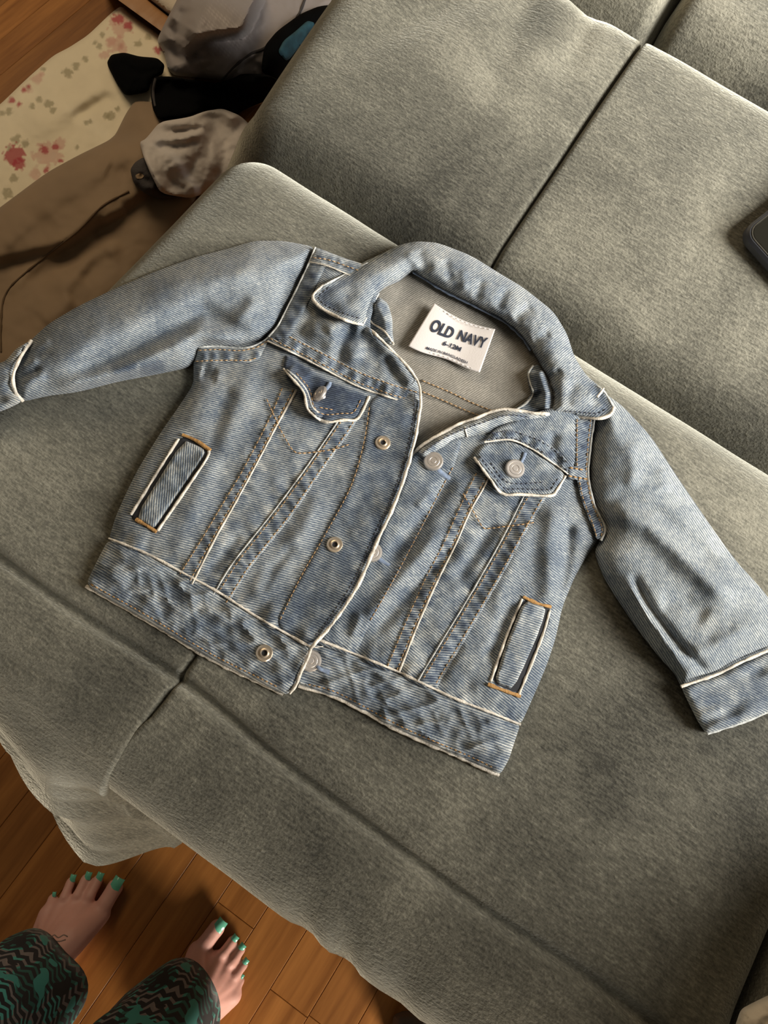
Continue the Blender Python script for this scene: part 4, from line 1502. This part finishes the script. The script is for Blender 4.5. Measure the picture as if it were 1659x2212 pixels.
bd = panel('wooden_board', [(225, -22), (345, 65), (400, 104), (425, 78), (360, 33), (290, -22)], M['board'], None, soft(.002, .0, 5, (), .0, 40, 25, 3), z0=.05, bottom=.001, step=8, smooth=0)
tag(bd, 'light wooden board on edge at the end of the quilt', 'board')
lay_down([(225, -22), (345, 65), (400, 104), (425, 78), (360, 33), (290, -22)], lambda p: np.full(len(p), .053))
cc = panel('blanket', [(321, -4), (363, 30), (425, 72), (520, 60), (560, -30), (300, -30)], M['cream'], None, soft(.012, .02, 14, (), .004, 24, 27), z0=.045, bottom=.001, step=6)
tag(cc, 'cream blanket behind the wooden board', 'blanket')
lay_down([(321, -4), (363, 30), (425, 72), (520, 60), (560, -30), (300, -30)], lambda p: np.full(len(p), .084))
QP = [(-90, 300), (0, 226), (60, 168), (115, 120), (150, 102), (190, 76), (240, 28), (262, 12), (296, 40), (338, 70), (395, 112), (430, 190), (430, 300), (300, 420), (150, 520), (-110, 580)]
QS = soft(.014, .018, 30, [([(60, 300), (200, 200), (260, 190)], .008, 22), ([(150, 260), (250, 200)], -.006, 14)], .003, 40, 5)
bl = panel('floral_quilt', QP, M['floral'], None, QS, z0=.004, bottom=.001, step=4, color=floral)
tag(bl, 'cream quilt printed with red and pink roses spread on the floor', 'quilt')
QC = chaikin(QP, 2)
lay_down(QC, lambda p: .004 + QS(p, seg_dist(p, QC, True)[0]))
bt, bt_h = heap('trousers', [(-110, 530), (0, 448), (102, 372), (170, 335), (246, 298), (272, 245), (292, 216), (340, 222), (430, 250), (470, 330), (430, 420), (340, 540), (260, 660), (130, 800), (0, 900), (-120, 960)],
                M['brown'], soft(.004, .030, 40, [([(60, 470), (150, 400), (260, 340), (330, 310)], .010, 30), ([(10, 640), (51, 592), (165, 501), (220, 446), (278, 413)], .005, 14),
                                                  ([(60, 620), (170, 530), (235, 475)], -.006, 20), ([(120, 640), (200, 560), (270, 520)], .007, 18), ([(170, 610), (240, 540)], -.005, 16),
                                                  ([(90, 700), (160, 640)], .007, 20), ([(220, 480), (240, 465), (275, 450)], .006, 12), ([(140, 540), (210, 505)], .005, 14), ([(0, 560), (120, 470)], -.005, 26),
                                                  ([(230, 360), (280, 380)], -.005, 24)], .003, 44, 7), 'crumpled brown cotton trousers lying over the floral quilt', 'trousers', 6)
cord('seam', [(278, 413), (220, 446), (165, 501), (51, 592), (10, 640), (2, 704), (2, 760)], .0022, simple('brown_seam', (.13, .08, .04), .9), bt, bt_h, .001, z0=0.0)
gg_poly = [(396, -30), (382, 0), (359, 44), (338, 88), (355, 115), (362, 150), (378, 164), (436, 168), (480, 174), (570, 186), (660, 100), (760, 20), (760, -50)]


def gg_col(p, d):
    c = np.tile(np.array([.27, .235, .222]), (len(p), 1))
    mesh_fac = np.clip(ridge(p, [(430, 40), (480, 60), (520, 110)], 40, .1) * 1.2, 0, 1)  # weight of the paler mesh insert
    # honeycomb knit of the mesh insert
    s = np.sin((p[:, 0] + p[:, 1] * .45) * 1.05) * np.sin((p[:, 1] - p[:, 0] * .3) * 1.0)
    return c * (1 + mesh_fac * (.15 + .55 * np.clip(s, 0, 1)))[:, None]


gg, gg_h = heap('sports_top', gg_poly, M['greycloth'], soft(.02, .05, 30, [([(400, 10), (375, 80), (390, 140)], -.016, 14), ([(420, 20), (430, 100), (440, 150)], .012, 22), ([(480, 175), (520, 132), (568, 105)], .008, 8),
                                                                          ([(540, 140), (620, 60)], .01, 20)], .006, 40, 9), 'grey sports top with mesh insert heaped beside the sofa back', 'shirt', 3.2, gg_col)
cord('piping', [(480, 172), (500, 150), (520, 132), (545, 115), (572, 104), (600, 80), (640, 40), (662, -10)], .003, M['charcoal'], gg, gg_h, .001, z0=0.0)
cap, cap_h = heap('cap', [(563, 162), (570, 101), (598, 67), (649, 30), (689, 13), (740, 8), (790, 60), (660, 190)], M['black'], soft(.012, .012, 12, (), .002, 30, 11), 'black cap with a teal panel half hidden by the sofa', 'cap', clear=.008)
panel('teal_panel', [(600, 112), (612, 88), (640, 66), (664, 44), (682, 50), (660, 84), (620, 135)], M['teal'], cap, lambda p, d: cap_h(p) + .002 + rnd(d, 6, .003), z0=0.0, thick=.003, step=4)
sa, sa_h = heap('sock', [(230, 137), (240, 118), (268, 113), (301, 122), (340, 125), (356, 140), (352, 160), (335, 168), (326, 180), (320, 199), (271, 208), (251, 179)], M['black'],
                soft(.012, .014, 14, [([(255, 130), (300, 160), (350, 145)], -.004, 8)], .002, 14, 15), 'black wool sock lying flat on the floral quilt', 'sock', 3.5)
sb, sb_h = heap('sock', [(330, 165), (369, 165), (409, 172), (470, 179), (504, 169), (521, 159), (575, 160), (610, 175), (580, 215), (521, 240), (500, 262), (480, 236), (443, 238), (389, 257), (342, 260), (330, 236), (325, 203)],
                M['black'], soft(.012, .016, 16, [([(345, 190), (430, 205), (510, 190)], -.006, 9)], .002, 14, 17), 'black wool sock bundled against the off-white cloth', 'sock', 3.5)
cord('cuff_rim', [(336, 170), (332, 187), (331, 205), (335, 230)], .003, M['charcoal'], sb, sb_h, .001, z0=0.0)
dk, dk_h = heap('knitted_cloth', [(281, 366), (292, 350), (312, 338), (330, 370), (350, 405), (385, 425), (350, 432), (312, 418), (288, 395)], M['charcoal'], soft(.008, .010, 10, [([(300, 375), (330, 400)], -.004, 7)], .003, 10, 21),
                'charcoal knitted item poking out under the off-white cloth', 'knitwear', 4)
panel('worn_patch', [(292, 378), (304, 373), (312, 380), (306, 386), (294, 386)], M['brown'], dk, lambda p, d: dk_h(p) + .001, z0=0.0, thick=.001, step=3)
wc, wc_h = heap('cloth', [(301, 307), (315, 300), (345, 263), (409, 253), (443, 240), (480, 234), (520, 250), (560, 290), (520, 370), (420, 430), (347, 418), (325, 375), (311, 341)], M['offwhite'],
                soft(.006, .018, 18, [([(318, 302), (350, 302), (400, 298), (450, 285)], .008, 9), ([(330, 318), (400, 314), (440, 305)], -.005, 10), ([(355, 275), (400, 268), (470, 262)], .007, 10), ([(420, 330), (380, 400)], .006, 14),
                                      ([(370, 286), (440, 276)], -.005, 7)], .004, 18, 19), 'off-white jersey cloth crumpled on the brown trousers', 'cloth', 4)
cf = panel('fleece_throw', [(1586, 2222), (1600, 2180), (1630, 2164), (1659, 2150), (1720, 2130), (1800, 2180), (1760, 2300), (1600, 2300)], M['cream'], None, soft(.008, .012, 18, (), .003, 24, 29), z0=.613, bottom=.611, step=6)
tag(cf, 'cream fleece throw on the sofa seat beside the arm', 'throw')
bn = panel('slipper', [(846, 2222), (850, 2192), (870, 2184), (905, 2182), (940, 2190), (975, 2212), (985, 2290), (900, 2320), (850, 2280)], M['darkbrown'], None, soft(.03, .03, 18, (), .004, 24, 31, 14), z0=.01, bottom=.001, step=5)
tag(bn, 'dark brown soft slipper on the floor under the sofa front', 'slipper')

# ------------------------------------------------------------------ person standing in front of the sofa (feet, legs, trousers)
def chain(acc, pts, step=0.4):
    """tapered capsule chain: pts = [(Vector, radius)]"""
    for (a, ra), (b, rb) in zip(pts[:-1], pts[1:]):
        L = (b - a).length
        n_ = max(1, int(L / (min(ra, rb) * step)))
        for i in range(n_ + 1):
            t = i / n_
            acc.append((a.lerp(b, t), ra + (rb - ra) * t))


def toe(acc, base, tip, r0, r1, z0, z1, arch=.006):
    b, t = P1(*base, z0), P1(*tip, z1)
    back = (t - b).normalized()
    t = t - back * r1
    m1, m2 = b.lerp(t, .45), b.lerp(t, .78)
    m1.z += arch
    m2.z += arch * .35
    chain(acc, [(b, r0), (m1, r0 * .88), (m2, r1 * .98), (t, r1)], .3)
    return b, t


def foot(tips, bases, back_px, ankle_px, acc):
    out = []
    rr = [(.0130, .0115), (.0086, .0074), (.0082, .0070), (.0080, .0068), (.0082, .0068)]
    ank = P1(*ankle_px, .062)
    heel = P1(*back_px, .026)
    for k in range(5):
        r0, r1 = rr[k]
        b, t = toe(acc, bases[k], tips[k], r0, r1, .017 - .001 * k, r1 + .001, .007 if k else .003)
        out.append((b, t))
        # metatarsal up to the ankle and along the sole to the heel
        mid = b.lerp(ank, .5) + Vector((0, 0, .006 - .002 * k))
        chain(acc, [(b, .0155 - .0006 * k), (mid, .0215 - .0015 * k), (ank, .026)], .35)
        sole = b.lerp(heel, .5)
        sole.z = .016
        chain(acc, [(Vector((b.x, b.y, .0145)), .0145), (sole, .0165), (heel, .026)], .35)
    chain(acc, [(heel, .027), (ank, .028)], .35)
    return out, ank


acc = []
LT_T = [(259, 1899), (218, 1888), (190, 1887), (157, 1893), (116, 1929)]
LT_B = [(214, 1975), (184, 1962), (160, 1960), (135, 1962), (107, 1975)]
RT_T = [(481, 1988), (511, 2022), (528, 2042), (534, 2074), (525, 2108)]
RT_B = [(428, 2058), (466, 2078), (482, 2098), (494, 2122), (500, 2148)]
tl, ankL = foot(LT_T, LT_B, (40, 2160), (95, 2085), acc)
tr, ankR = foot(RT_T, RT_B, (375, 2260), (408, 2178), acc)
HIPS = ((Vector((-.075, -.62, .90)), ankL, -1), (Vector((.085, -.62, .90)), ankR, 1))
for hip, ank, s in HIPS:
    knee = ank.lerp(hip, .5) + Vector((.01 * s, .03, 0))
    knee.z = .47
    chain(acc, [(ank, .033), (ank + Vector((0, -.01, .06)), .036), (ank.lerp(knee, .62), .052), (knee, .052), (knee.lerp(hip, .55), .07), (hip, .085)], .5)
chain(acc, [(HIPS[0][0], .09), (HIPS[1][0], .09)], .4)
chain(acc, [(HIPS[0][0].lerp(HIPS[1][0], .5), .11), (HIPS[0][0].lerp(HIPS[1][0], .5) + Vector((0, 0, .12)), .115)], .4)

ico = bmesh.new()
bmesh.ops.create_icosphere(ico, subdivisions=2, radius=1.0)
iv = np.array([v.co[:] for v in ico.verts])
ifc = np.array([[v.index for v in f.verts] for f in ico.faces])
ico.free()
VV = np.concatenate([iv * r + np.array(c[:]) for c, r in acc])
VV[:, 2] = np.maximum(VV[:, 2], 0.0)
FF = np.concatenate([ifc + i * len(iv) for i in range(len(acc))])
raw = mesh_from('raw_body', VV, [tuple(int(i) for i in f) for f in FF])
tmp = bpy.data.objects.new('raw_body', raw)
COL.objects.link(tmp)
rm = tmp.modifiers.new('r', 'REMESH')
rm.mode = 'VOXEL'
rm.voxel_size = 0.0023
sm_ = tmp.modifiers.new('s', 'SMOOTH')
sm_.factor = 0.5
sm_.iterations = 5
dg = bpy.context.evaluated_depsgraph_get()
body_me = bpy.data.meshes.new_from_object(tmp.evaluated_get(dg))
bpy.data.objects.remove(tmp)
body_me.polygons.foreach_set('use_smooth', [True] * len(body_me.polygons))
PLOC = Vector((0.03, -.42, 0))
person = empty('person', PLOC, 'barefoot person with mint toenails in dark patterned trousers standing before the sofa', 'person')
body_me.materials.clear()
link('body', body_me, M['skin'], person)


def nail(px, z, t, b, r, ln):
    """curved nail plate on top of the toe end."""
    c = P1(px[0], px[1], z)
    f = (t - b)
    f.z = 0
    f.normalize()
    s = f.cross(Vector((0, 0, 1))).normalized()
    vs_, fs_ = [], []
    nu_, nv_ = 9, 9
    for i in range(nu_):
        for j in range(nv_):
            u, v = -1 + 2 * i / (nu_ - 1), -1 + 2 * j / (nv_ - 1)
            # squircle plate
            k = math.sqrt(max(1e-9, u * u + v * v - u * u * v * v)) / max(1e-9, max(abs(u), abs(v))) if (u or v) else 1
            uu, vv2 = u / max(k, 1e-6) * .98 if k else u, v / max(k, 1e-6) * .98 if k else v
            vs_.append(c + s * (uu * r) + f * (vv2 * ln) + Vector((0, 0, .0018 - .45 * r * uu * uu - .28 * ln * max(0, vv2) ** 2 - .0008 * max(0, -vv2))))
    for i in range(nu_ - 1):
        for j in range(nv_ - 1):
            a = i * nv_ + j
            fs_.append((a, a + nv_, a + nv_ + 1, a + 1))
    base = len(vs_)
    vs_ += [v - Vector((0, 0, .0022)) for v in vs_]
    fs_ += [tuple(base + q for q in reversed(f_)) for f_ in fs_]
    rim_ = [i * nv_ for i in range(nu_)] + [(nu_ - 1) * nv_ + j for j in range(1, nv_)] + [i * nv_ + nv_ - 1 for i in range(nu_ - 2, -1, -1)] + [j for j in range(nv_ - 2, 0, -1)]
    for q in range(len(rim_)):
        a, b2 = rim_[q], rim_[(q + 1) % len(rim_)]
        fs_.append((a, b2, base + b2, base + a))
    me_ = mesh_from('toenail', vs_, fs_, True, 50)
    fixn(me_)
    return link('toenail', me_, M['polish'], person)


for px_, (b_, t_), r_, l_, zz in (((251, 1910), tl[0], .0072, .0084, .0232), ((215, 1894), tl[1], .0046, .0052, .0150), ((190, 1892), tl[2], .0042, .0048, .0142), ((157, 1897), tl[3], .0038, .0044, .0136), ((117, 1932), tl[4], .0024, .003, .0132),
                              ((474, 2001), tr[0], .0072, .0084, .0232), ((506, 2029), tr[1], .0046, .0052, .0150), ((522, 2047), tr[2], .0044, .0048, .0142), ((530, 2078), tr[3], .0038, .0042, .0136), ((522, 2110), tr[4], .0026, .0034, .0132)):
    nail(px_, zz, t_, b_, r_, l_)

# faded line tattoo above the instep
from mathutils.bvhtree import BVHTree
bvh = BVHTree.FromPolygons([v.co[:] for v in body_me.vertices], [tuple(f.vertices) for f in body_me.polygons])


def on_skin(x, y):
    d = Vector(((x - CX) / FPX, -(y - CY) / FPX, -1.0))
    d = Vector(RC @ np.array(d[:])).normalized()
    hit = bvh.ray_cast(Vector(CAM), d)
    return (hit[0] + hit[1] * .0002) if hit[0] is not None else None


TTV, TTF = [], []
for line in ([(76, 2028), (84, 2020), (92, 2030), (100, 2020), (108, 2028), (117, 2020), (126, 2026), (138, 2020), (146, 2024)], [(82, 2034), (96, 2036), (112, 2033), (128, 2034), (142, 2030)]):
    q = [on_skin(*c) for c in catmull(line, 3)]
    q = [c[:] for c in q if c is not None]
    if len(q) > 3:
        v_, f_ = sweep(q, .0009, 6, .4)
        TTF += [tuple(len(TTV) + i for i in ff) for ff in f_]
        TTV += list(v_)
if TTV:
    tme_ = mesh_from('tattoo', TTV, TTF)
    fixn(tme_)
    link('tattoo', tme_, M['tattoo'], person)


# patterned trousers
def patterned():
    m = NT('teal_black_pattern')
    uv = m.n('ShaderNodeUVMap')
    nz = m.n('ShaderNodeTexNoise', i_Scale=14.0, i_Detail=1.0)
    m.l(uv.outputs[0], nz.inputs['Vector'])
    sep = m.n('ShaderNodeSeparateXYZ')
    m.l(uv.outputs[0], sep.inputs[0])
    # zigzag lines that drift with large shapes
    tri = m.n('ShaderNodeMath', operation='PINGPONG')
    m.l(m.math('MULTIPLY', sep.outputs[0], 1.0), tri.inputs[0])
    tri.inputs[1].default_value = .010
    ph = m.math('ADD', m.math('MULTIPLY', sep.outputs[1], 560.0), m.math('MULTIPLY', tri.outputs[0], 330.0))
    ph = m.math('ADD', ph, m.math('MULTIPLY', nz.outputs['Fac'], 26.0))
    ln = m.math('GREATER_THAN', m.math('SINE', ph), 0.25)
    n2 = m.n('ShaderNodeTexNoise', i_Scale=22.0, i_Detail=0.0)
    m.l(uv.outputs[0], n2.inputs['Vector'])
    hue = m.ramp(n2.outputs['Fac'], [(0.0, (.02, .12, .10)), (.45, (.05, .30, .26)), (.50, (.20, .18, .18)), (.62, (.24, .21, .20)), (.63, (.07, .36, .32))], 'CONSTANT')
    n3 = m.n('ShaderNodeTexNoise', i_Scale=30.0, i_Detail=1.0)
    m.l(uv.outputs[0], n3.inputs['Vector'])
    solid = m.math('GREATER_THAN', n3.outputs['Fac'], 0.62)
    c = m.mix(ln, (.010, .012, .016), hue)
    c = m.mix(solid, c, (.05, .30, .27))
    blk = m.math('LESS_THAN', n3.outputs['Fac'], 0.36)
    c = m.mix(blk, c, (.008, .009, .012))
    return m.set(Base_Color=c, Roughness=.85, Sheen_Weight=.1)


def leg_tube(ank, hip, hem_px, hem_r, s):
    hc = P1(*hem_px, .075)
    knee = ank.lerp(hip, .5)
    knee.z = .48
    ctr = [hc, hc.lerp(knee, .3), knee, knee.lerp(hip, .6), hip + Vector((0, 0, .0))]
    rad = [hem_r, hem_r * 1.08, .092, .112, .13]
    rows, cols = 40, 48
    vs_, uv_ = [], []
    zc = [c.z for c in ctr]
    for i in range(rows):
        t = i / (rows - 1)
        z = zc[0] + (zc[-1] - zc[0]) * t
        cx_ = np.interp(z, zc, [c.x for c in ctr])
        cy_ = np.interp(z, zc, [c.y for c in ctr])
        r_ = np.interp(z, zc, rad)
        for k in range(cols):
            a = 2 * math.pi * k / cols
            w = 1 + .05 * math.sin(3 * a + z * 20 + s) + .03 * math.sin(5 * a - z * 33) + .015 * math.sin(z * 90 + 2 * a)
            zz = z + (.012 * math.sin(a * 2 + s) + .010 * math.cos(a + 2.2)) * max(0, 1 - t * 6)
            vs_.append((cx_ + r_ * w * math.cos(a), cy_ + r_ * w * math.sin(a) * .95, zz))
            uv_.append((a * .085, z))
    return vs_, uv_, rows, cols


TV, TF, TUV = [], [], []
for (hip, ank, s), hem_px, hr in zip(HIPS, ((62, 2140), (366, 2206)), (.066, .064)):
    v_, u_, R_, C_ = leg_tube(ank, hip, hem_px, hr, s)
    b_ = len(TV)
    n_ = len(v_)
    TV += v_
    TUV += u_
    # inner wall gives the cloth its thickness at the hem
    inn = []
    for i in range(4):
        for k in range(C_):
            p_ = np.array(v_[i * C_ + k])
            cpt = np.mean(np.array(v_[i * C_:(i + 1) * C_]), 0)
            q_ = cpt + (p_ - cpt) * .965
            inn.append((q_[0], q_[1], p_[2]))
    TV += inn
    TUV += u_[:4 * C_]
    for i in range(R_ - 1):
        for k in range(C_):
            k2 = (k + 1) % C_
            TF.append((b_ + i * C_ + k, b_ + i * C_ + k2, b_ + (i + 1) * C_ + k2, b_ + (i + 1) * C_ + k))
    bi = b_ + n_
    for i in range(3):
        for k in range(C_):
            k2 = (k + 1) % C_
            TF.append((bi + i * C_ + k2, bi + i * C_ + k, bi + (i + 1) * C_ + k, bi + (i + 1) * C_ + k2))
    for k in range(C_):
        k2 = (k + 1) % C_
        TF.append((b_ + k2, b_ + k, bi + k, bi + k2))
# seat of the trousers
hc_ = HIPS[0][0].lerp(HIPS[1][0], .5)
b_ = len(TV)
rows, cols = 12, 48
for i in range(rows):
    t = i / (rows - 1)
    z = .84 + .17 * t
    for k in range(cols):
        a = 2 * math.pi * k / cols
        TV.append((hc_.x + (.205 - .03 * t) * math.cos(a), hc_.y + (.145 - .015 * t) * math.sin(a), z))
        TUV.append((a * .15, z))
for i in range(rows - 1):
    for k in range(cols):
        k2 = (k + 1) % cols
        TF.append((b_ + i * cols + k, b_ + i * cols + k2, b_ + (i + 1) * cols + k2, b_ + (i + 1) * cols + k))
tme = mesh_from('trousers', TV, TF)
uvl = tme.uv_layers.new(name='UVMap')
for lp in tme.loops:
    uvl.data[lp.index].uv = TUV[lp.vertex_index]
tr_o = link('trousers', tme, patterned(), person)
tr_o['label'] = 'dark trousers with teal and grey zigzag print'
